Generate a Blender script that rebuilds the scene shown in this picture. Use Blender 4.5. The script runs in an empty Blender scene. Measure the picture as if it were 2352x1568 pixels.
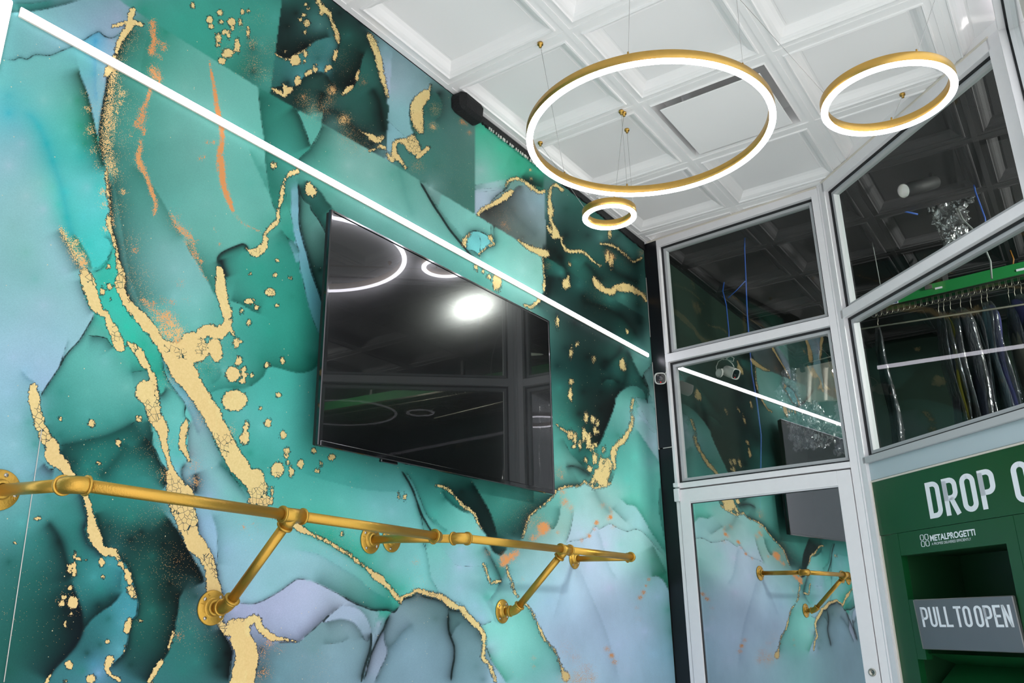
import bpy, bmesh, math, random
import numpy as np
from mathutils import Vector, Matrix
random.seed(7)
PI = math.pi
EYE = 1.45                     # height of the lens above the floor
F = 1917.3                     # focal length in pixels of a 2352 wide frame
FW = np.array([-0.53322285, 0.78373058, 0.3184961])
RT = np.array([0.42952771, 0.29574213, -0.00862857]) * F / 1000
UP = np.array([0.10095519, -0.13220195, 0.49433046]) * F / 1000
RT /= np.linalg.norm(RT); UP /= np.linalg.norm(UP); FW /= np.linalg.norm(FW)
def ray(x, y): return ((x - 1176) * RT - (y - 784) * UP + F * FW) / F
def proj(P):
    P = np.asarray(P, float) - np.array([0, 0, EYE]); f = P @ FW
    return np.stack([1176 + F * (P @ RT) / f, 784 - F * (P @ UP) / f], -1)
def onX(x, y, X): r = ray(x, y); p = r * X / r[0]; return Vector((p[0], p[1], p[2] + EYE))
def onY(x, y, Y): r = ray(x, y); p = r * Y / r[1]; return Vector((p[0], p[1], p[2] + EYE))
def onZ(x, y, Z): r = ray(x, y); p = r * (Z - EYE) / r[2]; return Vector((p[0], p[1], p[2] + EYE))
C = bpy.context.scene.collection
# ---------------------------------------------------------------- materials
def srgb(h):
    v = [int(h[i:i+2], 16) / 255 for i in (0, 2, 4)]
    return tuple(x / 12.92 if x <= .04045 else ((x + .055) / 1.055) ** 2.4 for x in v) + (1,)
def mat(name, col, rough=.5, metal=0, spec=.5, emit=None, es=0, noise=None, bump=None, coat=0):
    m = bpy.data.materials.new(name); m.use_nodes = True; nt = m.node_tree; b = nt.nodes['Principled BSDF']
    c = srgb(col) if isinstance(col, str) else col
    b.inputs['Base Color'].default_value = c; b.inputs['Roughness'].default_value = rough; b.inputs['Metallic'].default_value = metal
    b.inputs['Specular IOR Level'].default_value = spec; b.inputs['Coat Weight'].default_value = coat
    if emit:
        b.inputs['Emission Color'].default_value = srgb(emit); b.inputs['Emission Strength'].default_value = es
    tc = nt.nodes.new('ShaderNodeTexCoord')
    if noise:
        sc, amt = noise; n = nt.nodes.new('ShaderNodeTexNoise'); n.inputs['Scale'].default_value = sc; n.inputs['Detail'].default_value = 4
        nt.links.new(tc.outputs['Object'], n.inputs['Vector'])
        r = nt.nodes.new('ShaderNodeMapRange'); r.inputs[3].default_value = 1 - amt; r.inputs[4].default_value = 1 + amt * .4
        nt.links.new(n.outputs['Fac'], r.inputs[0])
        mx = nt.nodes.new('ShaderNodeMix'); mx.data_type = 'RGBA'; mx.blend_type = 'MULTIPLY'; mx.inputs[0].default_value = 1
        mx.inputs[6].default_value = c; nt.links.new(r.outputs[0], mx.inputs[7]); nt.links.new(mx.outputs[2], b.inputs['Base Color'])
    if bump:
        sc, st = bump; n = nt.nodes.new('ShaderNodeTexNoise'); n.inputs['Scale'].default_value = sc; n.inputs['Detail'].default_value = 5
        nt.links.new(tc.outputs['Object'], n.inputs['Vector'])
        bp = nt.nodes.new('ShaderNodeBump'); bp.inputs['Strength'].default_value = st; bp.inputs['Distance'].default_value = .01
        nt.links.new(n.outputs['Fac'], bp.inputs['Height']); nt.links.new(bp.outputs[0], b.inputs['Normal'])
    return m
def glass(name, refl, rough, tint='f0f5f4', haze=0):
    m = bpy.data.materials.new(name); m.use_nodes = True; nt = m.node_tree
    for n in list(nt.nodes): nt.nodes.remove(n)
    o = nt.nodes.new('ShaderNodeOutputMaterial'); t = nt.nodes.new('ShaderNodeBsdfTransparent'); t.inputs[0].default_value = srgb(tint)
    g = nt.nodes.new('ShaderNodeBsdfGlossy'); g.inputs['Roughness'].default_value = rough
    lw = nt.nodes.new('ShaderNodeLayerWeight'); lw.inputs[0].default_value = .12
    mr = nt.nodes.new('ShaderNodeMapRange'); mr.inputs[3].default_value = refl; mr.inputs[4].default_value = min(1, refl + .5)
    nt.links.new(lw.outputs['Fresnel'], mr.inputs[0])
    mx = nt.nodes.new('ShaderNodeMixShader'); nt.links.new(mr.outputs[0], mx.inputs[0]); nt.links.new(t.outputs[0], mx.inputs[1]); nt.links.new(g.outputs[0], mx.inputs[2])
    nt.links.new(mx.outputs[0], o.inputs[0]); return m
M = {
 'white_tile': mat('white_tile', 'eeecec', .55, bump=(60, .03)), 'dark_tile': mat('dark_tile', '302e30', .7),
 'alu': mat('white_aluminium', 'e9e6e8', .38, noise=(30, .05)), 'alu_edge': mat('cream_edge', 'd8d0c4', .5), 'alu_grey': mat('grey_stop', 'b4b6b8', .45),
 'infill': mat('pale_blue_infill', 'b4c2c8', .5, noise=(4, .04)),
 'gasket': mat('black_gasket', '15161a', .5), 'black_board': mat('black_board', '16161a', .32, noise=(8, .1)),
 'led': mat('led_diffuser', 'ffffff', .4, emit='f4f2ff', es=9), 'ring_led': mat('ring_diffuser', 'ffffff', .4, emit='f6f4ff', es=20),
 'ring_gold': mat('brushed_brass', 'c9a055', .36, 1, noise=(40, .12)), 'gold': mat('gold_spray_paint', 'bd9440', .38, .85, bump=(260, .12)),
 'screw': mat('screw_steel', 'a8a49a', .3, 1), 'rubber': mat('black_rubber', '101012', .6),
 'tv_body': mat('gloss_black_plastic', '0b0b0d', .12, coat=.5), 'white_plastic': mat('white_plastic', 'dcdad4', .4),
 'lens': mat('black_lens', '050506', .08), 'red_led': mat('red_indicator', 'ff2020', .4, emit='ff1818', es=3),
 'green': mat('dark_green_enamel', '0f4a25', .3, noise=(3, .06)), 'green_deep': mat('green_inner', '0b3a1c', .5), 'green_beam': mat('green_rail_paint', '1f7a3c', .35),
 'green_wall': mat('green_wall', '0a2619', .8, noise=(2, .2)), 'steel': mat('brushed_steel', '8b8888', .32, .8, noise=(5, .1)), 'wire': mat('wire_steel', '9a9688', .35, .9),
 'letter': mat('white_lettering', 'eef0f6', .5), 'floor': mat('floor_tile', 'dcd9d4', .55, noise=(5, .1)), 'ground': mat('pavement', 'cfccc6', .9, noise=(2, .1)), 'facade': mat('dark_facade', '3a3836', .8, noise=(1, .3)),
 'cable': mat('thin_steel_cable', 'b4b0ae', .4, .6), 'blue': mat('blue_cable', '1f4fa0', .5), 'grey_cable': mat('grey_cable', '8a8e8a', .5), 'orange': mat('orange_cable', '8a5a1c', .5),
 'dark': mat('near_black', '0a0c0c', .7), 'gap': mat('black_gap', '0c0d0f', .8, bump=(120, .5)), 'seam': mat('trim_edge_white', 'c8c6c0', .5),
 'label_yellow': mat('yellow_sticker', 'd8cf20', .5), 'label_white': mat('white_sticker', 'd8d8e0', .5), 'label_blue': mat('blue_mark', '2a2f6a', .5),
}
# ---------------------------------------------------------------- mesh helper
class MB:
    def __init__(s): s.v = []; s.f = []; s.sm = []; s.mi = []; s.cur = 0
    def add(s, vs, fs, smooth=False):
        o = len(s.v); s.v += [tuple(v) for v in vs]
        for f in fs: s.f.append([o + i for i in f]); s.sm.append(smooth); s.mi.append(s.cur)
        return s
    def box(s, a, b, T=None):
        x0, y0, z0 = a; x1, y1, z1 = b
        vs = [Vector(p) for p in ((x0,y0,z0),(x1,y0,z0),(x1,y1,z0),(x0,y1,z0),(x0,y0,z1),(x1,y0,z1),(x1,y1,z1),(x0,y1,z1))]
        if T: vs = [T @ p for p in vs]
        return s.add(vs, [(0,3,2,1),(4,5,6,7),(0,1,5,4),(1,2,6,5),(2,3,7,6),(3,0,4,7)])
    def bbox(s, a, b, e=.002, T=None):    # box with chamfered long edges
        x0, y0, z0 = a; x1, y1, z1 = b; vs = []; rings = []
        for (z, k) in ((z0, e), (z0 + e, 0), (z1 - e, 0), (z1, e)):
            r = [(x0+k+e,y0+k),(x1-k-e,y0+k),(x1-k,y0+k+e),(x1-k,y1-k-e),(x1-k-e,y1-k),(x0+k+e,y1-k),(x0+k,y1-k-e),(x0+k,y0+k+e)]
            rings.append([Vector((p[0], p[1], z)) for p in r])
        fs = []
        for i in range(4): vs += rings[i]
        for i in range(3):
            for j in range(8): fs.append((i*8+j, i*8+(j+1)%8, (i+1)*8+(j+1)%8, (i+1)*8+j))
        fs += [tuple(range(7, -1, -1)), tuple(range(24, 32))]
        if T: vs = [T @ p for p in vs]
        return s.add(vs, fs)
    def tube(s, pts, r, n=14, caps=True, smooth=True):
        pts = [Vector(p) for p in pts]; R = r if isinstance(r, (list, tuple)) else [r] * len(pts)
        vs = []; fs = []; d0 = (pts[1] - pts[0]).normalized(); u = d0.orthogonal().normalized()
        for i, p in enumerate(pts):
            d = ((pts[i+1] - p) if i == 0 else (p - pts[i-1]) if i == len(pts)-1 else (pts[i+1] - p).normalized() + (p - pts[i-1]).normalized()).normalized()
            u = (u - d * u.dot(d)).normalized(); w = d.cross(u)
            for k in range(n): a = 2*PI*k/n; vs.append(p + (u*math.cos(a) + w*math.sin(a)) * R[i])
        for i in range(len(pts)-1):
            for k in range(n): fs.append((i*n+k, i*n+(k+1)%n, (i+1)*n+(k+1)%n, (i+1)*n+k))
        s.add(vs, fs, smooth)
        if caps:
            o = len(s.v) - len(vs)
            s.f.append([o+k for k in range(n-1, -1, -1)]); s.sm.append(False); s.mi.append(s.cur)
            s.f.append([o+(len(pts)-1)*n+k for k in range(n)]); s.sm.append(False); s.mi.append(s.cur)
        return s
    def lathe(s, prof, T, n=32, smooth=True):   # profile of (radius, height) turned about local Z
        vs = []; fs = []
        for r, z in prof:
            for k in range(n): a = 2*PI*k/n; vs.append(T @ Vector((r*math.cos(a), r*math.sin(a), z)))
        for i in range(len(prof)-1):
            for k in range(n): fs.append((i*n+k, i*n+(k+1)%n, (i+1)*n+(k+1)%n, (i+1)*n+k))
        return s.add(vs, fs, smooth)
    def build(s, name, m, parent=None, world=True):
        me = bpy.data.meshes.new(name); me.from_pydata(s.v, [], s.f); ms = m if isinstance(m, (list, tuple)) else [m]
        for x in ms: me.materials.append(x)
        me.polygons.foreach_set('use_smooth', s.sm); me.polygons.foreach_set('material_index', s.mi); me.update()
        bm = bmesh.new(); bm.from_mesh(me); bmesh.ops.recalc_face_normals(bm, faces=bm.faces); bm.to_mesh(me); bm.free()
        o = bpy.data.objects.new(name, me); C.objects.link(o)
        if parent is not None:
            o.parent = parent
            if world:
                P = parent
                o.matrix_parent_inverse = root_matrix(P).inverted()
        return o
def root_matrix(o):
    m = Matrix.Identity(4); chain = []
    while o is not None: chain.append(o); o = o.parent
    for x in reversed(chain): m = m @ x.matrix_parent_inverse @ x.matrix_basis
    return m
def thing(name, label, cat, loc=(0, 0, 0), group=None):
    o = bpy.data.objects.new(name, None); o.empty_display_size = .05; C.objects.link(o); o.location = loc
    o['label'] = label; o['category'] = cat
    if group: o['group'] = group
    return o
def tag(o, label, cat, group=None):
    o['label'] = label; o['category'] = cat
    if group: o['group'] = group
    return o
def struct(o): o['kind'] = 'structure'; return o
def axis_matrix(p, z, x=None):
    z = Vector(z).normalized(); x = Vector(x) if x is not None else z.orthogonal(); x = (x - z * x.dot(z)).normalized(); y = z.cross(x)
    return Matrix(((x.x, y.x, z.x, p[0]), (x.y, y.y, z.y, p[1]), (x.z, y.z, z.z, p[2]), (0, 0, 0, 1)))
# ---------------------------------------------------------------- the plan of the room
WX = -1.97; CEIL = 2.21 + EYE
J = Vector((-.895, 4.274, 0)); K = Vector((.06, 3.39, 0)); uC = Vector((.99649, -.08368, 0)); uD = (K - J).normalized(); C0 = J - uC * 1.08
nC = Vector((uC.y, -uC.x, 0)); nD = Vector((uD.y, -uD.x, 0))          # both point into the front room
TC = Matrix(((uC.x, -nC.x, 0, C0.x), (uC.y, -nC.y, 0, C0.y), (0, 0, 1, EYE), (0, 0, 0, 1)))   # local: x along the wall, y = depth behind its face, z above the eye
TD = Matrix(((uD.x, -nD.x, 0, J.x), (uD.y, -nD.y, 0, J.y), (0, 0, 1, EYE), (0, 0, 0, 1)))
TE = Matrix(((0, 1, 0, K.x), (-1, 0, 0, K.y), (0, 0, 1, EYE), (0, 0, 0, 1)))
# ---- printed wallpaper: the drawing of the ink-and-gold pattern -------------------------------------------------
INK = {'k':'15191c','n':'1c2f2f','d':'1d4a47','D':'266860','g':'2f8575','G':'3a9a86','t':'58aa9b','T':'74b8ad','l':'8cc3bf'}
# colour patches: x y colour
SEEDS = """
100 60 7fb9b8 150 60 86b5bf 220 50 8fafc2 270 40 9dafc6 255 90 9cb0c5 60 90 78b6b6 120 100 80b4bc 200 80 84b2c2 60 14 3f948a 110 8 3d9088 40 20 4a9a90
60 170 78bcb8 130 150 76bdbb 20 220 4fb0b4 20 260 3aaebb 60 230 62b8b5 100 230 80c0bb 5 190 6ab9b4 40 290 6cb4be 50 330 93bfca 20 380 9fc0cc
88 290 48b5b0 108 330 30b0ac 122 370 34b4ae 150 300 62c1b8 160 230 70bfb4 172 340 58c3bc 188 360 38b8b0 185 290 2fa585 195 330 2a9a80 178 230 3fa98c
221 95 4a9ec0 222 120 5fabc4 214 170 5fb0b8 205 150 6cb8b8 245 130 99b4c8 240 180 9bb4c5 232 250 82b9c5 226 285 7cbcc4 236 210 88b8c6 190 130 70bcba
325 75 3f8f7f 337 150 43967f 300 225 3f8f80 312 300 469a8a 325 350 4c9f92 425 125 5fae9f 425 200 74b3a6 525 175 63aea0 400 300 74b8ac 550 275 6bb5a8 450 350 7ab8ad 575 375 66b1a4 480 240 78b8ac 370 110 4a9c8c 350 250 5aa698
325 417 5aab9d 300 467 58a597 325 517 66aea4 400 467 66b4a8 475 467 78bcb1 550 467 74c0b2 325 567 6bb0a8 375 567 84bcb8 400 617 8ac0bf 450 692 80c0bb 450 742 76bdb5 350 617 78b2ad 325 667 5f9f98 450 517 6ab3a6 500 542 6fb8ab 470 590 5aa396 560 520 72bcae 600 480 6ab5a8 400 680 84bfbe 370 690 5c9c94
330 20 2f9580 420 40 3a9f8c 380 75 2b8f78 470 60 379b88 540 100 4aa493 555 150 2e7a68 600 20 3e9a8a 630 40 4a9f92 600 100 4a9a8c 612 180 4a9a8c 580 110 20504a 582 165 1e4a44 500 110 3a9a86 595 60 3a8f80
592 300 66b4a5 575 420 62b3a4 640 270 3a9280 680 300 3f9a88 650 340 43998a 630 380 3d9282 620 240 2f7a6c 635 430 2f8270
705 275 62b3a4 722 265 68b6a8 780 330 7fb5aa 800 380 8fbdb5 750 350 50a594 850 400 86b8ae 880 450 7ab3a8 740 400 50a594 800 450 6fb3a5 850 470 76b5aa 900 500 6da99f 960 540 74aaa2 900 400 5fa596 930 430 6aa99c 1010 560 5f9f94 890 520 62a397 760 430 58a998
672 440 8cc0d2 672 480 88bcd0 680 540 84bcd0 690 590 7cb8c8 705 640 66b0b8 722 690 5fa8b4 738 740 5ca8b0 655 520 3aa08c 648 480 4fb09c 662 545 2f8a78 640 560 2f8f7e 600 610 2f9582
700 500 6db9ab 720 540 7dbdb3 742 575 70b5a8 705 450 5ab5a8 730 480 2f8a78 752 510 3a9080 750 640 5ca89c 735 620 1c4a44
25 420 85bcc0 60 450 9cc6c8 100 480 a2c8d2 90 420 8cc8c4 122 430 6cc9b8 135 470 50c8b8 30 520 88bdbb 60 580 7fbdb5 120 560 9ccbd4 150 620 a0cad6 80 640 78b8b4 140 660 8cc2c4 100 700 a5c8d6 30 720 90c2c8 60 760 9fc8d6 160 720 96c6cc 130 760 98c8d4
170 420 66c9c8 200 430 80cccf 225 430 48c6c0 190 500 58cccc 215 480 66cccc 205 560 40c4bd 230 560 55cfca 225 600 48c8c0 238 530 4cc9c2 150 440 4ccfcc 152 500 34b8a8 172 560 44a590
232 640 2fb5a0 248 680 36bda8 268 710 3cc0ac 290 750 2fbfa5 305 775 2cb79d 330 790 28a88e 345 820 2aab94 362 855 249880
215 760 5fada0 240 770 5aa598 190 830 62b8ac 240 830 74bcb8 270 830 5aa79c 300 855 3a8c82 200 900 60b2a8 250 900 62b4aa 290 890 70bab0 140 900 3f9c90 150 950 3c988c 200 950 58aea5 260 950 52a99e 300 950 429a90 115 950 3f9a90 140 1000 2f8078 200 985 3c968c 250 970 40988e 320 940 3f978c 320 1000 2a6f68
220 1035 2f8c80 270 1020 2c8a7e 300 1000 2a8277 200 1070 2f9085 280 1085 37968c 340 1060 2f8478 330 1105 3a8f88 172 1060 225a55 240 1085 1f5f59 350 1010 20403f 262 1055 2c7c72
30 820 a4c6dc 60 850 98c6dc 90 830 a6cadf 100 870 a2c6e0 20 900 9cc8dc 40 960 98c8d8 65 970 60aca8 30 1020 96c8d4 60 1060 88c2cc 80 1020 4f9f98 100 1085 80b8cc 40 1080 90c4d4
30 1150 74b8bb 50 1200 5cb0b0 110 1140 3f928c 60 1240 3a8a84 120 1200 3f908a 150 1160 38887f 175 1210 2f857c 95 1240 2f7f78 20 1290 1f615a 80 1330 236a62 60 1400 1f6058 40 1480 226359 100 1480 1d534d 120 1400 1c4f4b 20 1540 226055 150 1400 172f30 160 1440 182c2e 150 1330 1c4444 135 1245 1c4746 180 1260 2f8078
195 1290 2f7a78 215 1325 49a0a0 230 1350 2f8a85 250 1320 3a8f90 255 1290 4a9ca3 275 1320 3f8f98 225 1390 1a3f40 255 1372 205553 250 1420 256a66 292 1400 4c9fae 282 1430 5aa9b8 262 1450 3f8f94 272 1490 63aebb 230 1480 215a56 200 1500 1c4a47 215 1525 4a90a8 226 1545 7aa8cf 190 1540 2f7f78
300 1188 2c7f73 250 1208 1f4f4c 325 1221 1a2c2d 300 1240 182426 350 1276 256a60 325 1326 256b62 350 1401 2c7a6e 325 1476 23625a 300 1526 1d4f48 375 1251 1a2f2f 405 1290 15191c 390 1340 16201f 375 1376 1d4640 370 1180 2a7468 240 1150 35897f 320 1150 338a80 280 1130 358a80
430 1400 2f6b66 440 1450 357a74 450 1520 35807a 420 1540 2f7a73 480 1480 2a6662 500 1530 1d3d3d 520 1500 151e20 450 1370 24504d 480 1440 264f4d
385 930 6ac2b8 400 960 72c8c0 400 1000 66c2ba 408 1040 5cbcb4 405 1080 84c8d4 398 900 62beb4 378 830 7cc0c8 400 865 74bcc4 420 900 80c0cc 440 940 88bcc8 450 980 9ab8c4 470 1020 80b4b4 440 1040 8faab0 480 1060 88c2c4 500 1090 8cc8c8 520 1130 84c8c4 460 1100 90b8c8 480 1140 9cbed8 540 1150 74bfb6
478 850 2f8f7f 500 880 3f9f90 515 850 6cb9b0 490 900 4aa89c 540 890 2f8575 520 950 5cb5ab 545 960 66bcb4 575 1000 4fb0a5 590 1040 4aaca0 575 1040 2f9484
570 620 2f9280 600 640 2f9582 650 620 2f8f7e 620 700 37a18e 670 680 2a8573 700 780 2f8c7a 580 740 38a08f 620 760 2f9c88 660 800 2f9482 710 820 27806f 560 800 3f9f92 600 820 2f9583 545 650 3a8f80 540 720 4aa898 550 760 3f9f90
600 920 4fb5a8 660 880 46b0a0 720 880 3f9f94 640 940 52b6aa 700 950 45a69b 600 980 66bfb8 560 945 62bab4 700 1010 46a89b 650 1020 58b5ac 610 1060 3f9f92
700 1060 3f9f94 760 1080 3fa094 820 1100 3f9f95 880 1090 4a9a95 640 1130 4fb0a4 700 1150 5cb8ad 780 1150 66bdb4 860 1160 78c0c2 900 1175 84c2c8 935 1160 70b8b8 640 1180 3aa08c 720 1190 46a896 800 1210 66bbae 860 1200 78c2be 900 1220 7fc4c4 960 1180 66b8b0 925 1110 4f9c98
760 1225 3aa892 820 1262 3fae98 850 1280 55b8aa 900 1300 84c6c8 940 1290 86cacb 960 1335 84cccc 895 1335 5cbcae 925 1350 52b8a8
560 1200 84c0c4 600 1230 90c4ce 650 1220 7cbcbc 520 1260 9cc4dc 580 1290 9cc8d6 650 1280 98c8d2 700 1240 74b8b4 740 1270 7cbcbc 620 1340 90c4cc 560 1340 98c8d8 700 1315 94c0cc 760 1330 86b8bc 800 1345 74aca8 840 1370 5ca098 870 1375 3fa090 890 1388 34a08c 780 1290 80bcc0 830 1325 6fb5ae 470 1200 98c0dc 490 1240 9cc4dc
700 1360 b4bcd8 640 1400 b0b8d6 580 1410 aeb4d4 700 1420 b0bcd8 765 1385 a8b8cc 650 1440 a4b0cc 690 1455 a8b4d2 830 1412 a0b4c8 868 1430 94a8b8 540 1400 b4b8dc 810 1398 a4b4cc
720 1490 6f9499 700 1505 7898a4 780 1450 7f9fa6 760 1500 84a4b0 820 1480 7a9aa4 780 1540 80a0ae 660 1530 6f95a0 640 1560 6f96a2 830 1440 8ca4b4 800 1435 8ca8b4 750 1470 6f9096
600 1490 2c3c3e 602 1540 33484a 632 1500 5f8088 640 1520 6a8f9a
870 1510 8f9db0 856 1540 94a4b8 877 1470 8c9cb0
950 1400 7f9aa0 930 1440 8098a8 1000 1420 5a7a7c 940 1500 84a4b4 980 1480 7a9aa8 960 1550 7f9cac 1010 1540 7896a4 910 1480 7a98a8 900 1530 7c9caa 1060 1430 5f8286 1080 1480 6f9098 1060 1540 6c8e98 1095 1530 5f8288 1110 1560 55767c 1045 1410 56787a 990 1395 6a8a8e
1017 1326 80c0c0 1055 1351 96bccc 1092 1390 90bccc 1055 1301 a0b8d0 1092 1326 84b4b8 1117 1371 5cb0a4 1005 1288 7cc0bc 1140 1441 7cc4bc 1180 1451 7cc4bc 1155 1501 84c8c0 1205 1501 74bcb4 1230 1526 66b0a8 1192 1551 74bcb4 1192 1415 70bcb2 1060 1260 98bcd0 990 1240 6cbab0 1135 1560 a8c4dc 1125 1495 b0c0dc 1080 1300 98b8cc 1150 1400 70b8b0 1105 1420 94b8cc
1250 1310 90b8c0 1300 1350 9cb8cc 1260 1380 94b4cc 1320 1420 9cb4cc 1290 1450 9cb0c8 1350 1300 a4b0c8 1400 1350 a8b0ca 1380 1420 a0b4cc 1420 1480 a8bcd8 1340 1500 a0bad0 1310 1540 a0b8cc 1440 1540 a0b4cc 1480 1450 a8bcd8 1500 1500 90b4cc 1450 1390 98b0c4 1480 1320 84b0b4 1440 1290 8cb4b4 1500 1285 5aa090 1520 1320 2f7f68 1538 1345 236850 1492 1340 7cacb0 1510 1370 90b0c4 1535 1400 4f9088 1540 1500 6f9cac 1545 1450 3f8078 1390 1250 a8b0c6 1210 1330 8cb8c0 1270 1280 88aeb4 1240 1270 88b0b4 1425 1250 84b0b0
1060 1128 122826 1100 1170 14302e 1120 1210 173330 1075 1115 1c4a44 1130 1130 2c7468 1160 1150 3f8a7f 1190 1130 4a948a 1170 1200 276a60 1205 1170 337a70 1150 1240 183a38 1180 1225 1c4a46 1225 1150 2f7468
1020 1145 246a62 1045 1160 2a8076 1040 1200 66bcb0 1020 1220 5cb5aa 1080 1220 7cc4bc 1000 1180 4aa89c 1100 1270 6aa8a4 1120 1300 4f8f8c 1150 1300 3f7f7a 1140 1320 56a09c 1165 1300 66a8a8 1030 1240 70b8b0 985 1100 2a7068 950 1085 3a8880
1240 1200 4f8a80 1262 1190 5f9a92 1285 1150 5a9f96 1320 1150 7aaca8 1360 1150 8fb0ae 1290 1210 84a8a0 1290 1240 90b4b4 1340 1200 94b4ba 1385 1180 86aca8 1400 1190 8fb0b0 1330 1225 a0b4c4 1215 1240 5a8078 1250 1240 84a8a4 1200 1290 84acb0
1285 890 2f6f66 1300 920 24584f 1340 900 122422 1330 950 122320 1380 900 142826 1405 875 2f7066 1290 960 2f6f64 1310 975 2a6a60 1355 1040 1f5a52 1322 995 336f66 1285 1020 4a8f84 1280 1060 5f9f96 1330 1040 276058 1340 1060 1f4f48 1300 1060 64a096 1330 1090 508f86 1290 1100 5f9d94 1310 1030 35786e 1380 940 101a1a 1360 1000 162220
1425 930 5a968e 1430 960 55908a 1405 1000 3f8078 1420 1000 337067 1395 1030 3f857c 1398 925 1c2f2d 1440 905 4f8f85
1470 960 94b0bc 1492 950 84a8ac 1475 1000 74a8a4 1500 1020 98b4c0 1512 1000 90acb8 1460 1050 5ab0a4 1440 1100 55aaa0 1480 1080 62b0a6 1495 1060 70a8a8 1510 1090 55a296 1450 1140 5cae9f 1500 1150 4f9f92 1420 1130 7aaca6 1470 1195 84b0b4 1500 1200 62ac9f 1440 1200 8cb0b0 1522 1180 3f8f7f 1532 1240 2f7f70 1505 1230 4aa08f 1460 1235 8cb4b4 1475 905 3f7f76 1500 900 74a09c
1270 640 1a2a2c 1300 670 1f3f3c 1280 720 1c3330 1320 740 14211f 1400 760 15201f 1300 800 1a3432 1350 820 16211f 1280 840 1c3a38 1390 830 162422 1430 740 1c4a44 1450 780 1f5048 1440 860 2c6a60 1415 830 2c6a60 1410 870 3a7a70 1462 830 568f86 1478 835 5a938a 1450 880 3a7f74 1468 860 467f78 1470 740 182a28 1425 720 16302e 1400 850 2a605a
1270 420 4a6866 1256 480 4a6b6a 1300 480 1f4a44 1330 480 24504a 1300 540 152826 1275 575 14201f 1350 540 1c3634 1380 545 3f6a66 1400 550 3c625f 1440 540 2a524d 1450 575 33655f 1420 600 22504a 1345 605 2a665c 1320 600 2c6a60 1380 640 1a2f2d 1440 640 18302e 1475 620 20443f 1400 690 2f6a62 1430 680 3a7068 1290 590 162624 1465 700 1c3a36
1268 608 256a60 1290 625 3a8078 1285 640 1c2a2a 1330 655 2a605a 1340 680 142220
1150 600 74b0a5 1200 620 86b8b0 1220 660 7aaea4 1180 680 6fa89e 1120 600 5a9f92 1100 640 4f9588 1140 690 4f9588 1050 580 5a9f93 1070 610 5fa498 1210 600 7fb3aa 1230 620 74ab9f 1000 500 6aa89c 1040 500 78b8ae 1080 500 7abcb2 1105 525 74b5ac 975 480 72aca2 1120 590 6fb0a8 1085 560 6fc0c0 1110 555 78c8c8 1160 560 6aada2 990 430 90b8b4
920 150 8ba6ae 940 190 8fb0b8 925 250 84b4b8 905 200 9ab0bc 910 270 80b0b4 1000 300 43766c 1040 300 507a74 1000 380 3f7468 1060 350 4a756b 1080 300 5a7f78 1040 420 3f7066 1080 440 3f6f64 965 370 3f8074 985 250 2f6058 1025 245 52706c 905 305 84b4bc 895 345 8cb0b8 915 345 4a7f78 1010 215 2c3433
1110 300 3fae8f 1150 340 3aa88a 1190 370 259070 1120 350 62b09c 1105 390 8cb4b0 1150 385 4faa92 1200 395 2f9a7c 1235 395 2f9478 1100 450 a0b0c0 1125 440 9ab4bc 1220 415 182c2a 1200 450 74888e 1180 480 5f6664 1150 490 4c5450 1200 520 5a6864 1220 480 7a8c94 1240 520 6f8488 1230 560 586a66 1200 545 4f5754 1240 460 74909a 1170 530 55605c 1120 492 4a4f4c
660 60 1c2a2a 680 30 1a2424 650 110 1d3330 722 40 3f7a74 735 60 5a9490 740 85 2f6f68 710 8 1f4f4a 700 105 16201f 740 110 3a7a76 762 105 4f9494 770 125 5aa09f 730 135 2c625c 640 150 2f6f68 640 180 2f6a64 660 190 182624 700 160 3f8580 735 158 5a9fa8 690 178 5a9ea4 800 80 2c6a60 790 130 24584f 825 110 1f4a42 770 170 1c3b36 800 190 161f1e 840 75 1f3c38 830 50 1a2628 780 30 1c2c2c
700 220 274f48 720 200 2c564e 680 230 1e3633 740 215 20403b 750 250 4f7a74 770 280 557e78 800 250 2a5f55 840 220 2f6a60 850 270 265a50 830 165 2c6a60 872 260 1f3f3a 820 315 2a4a45 855 330 18211f 700 245 24403c 880 345 5a7f80 885 110 84aab2 893 150 a0b8c8 890 180 a4b4c8 770 250 35655e
"""
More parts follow.
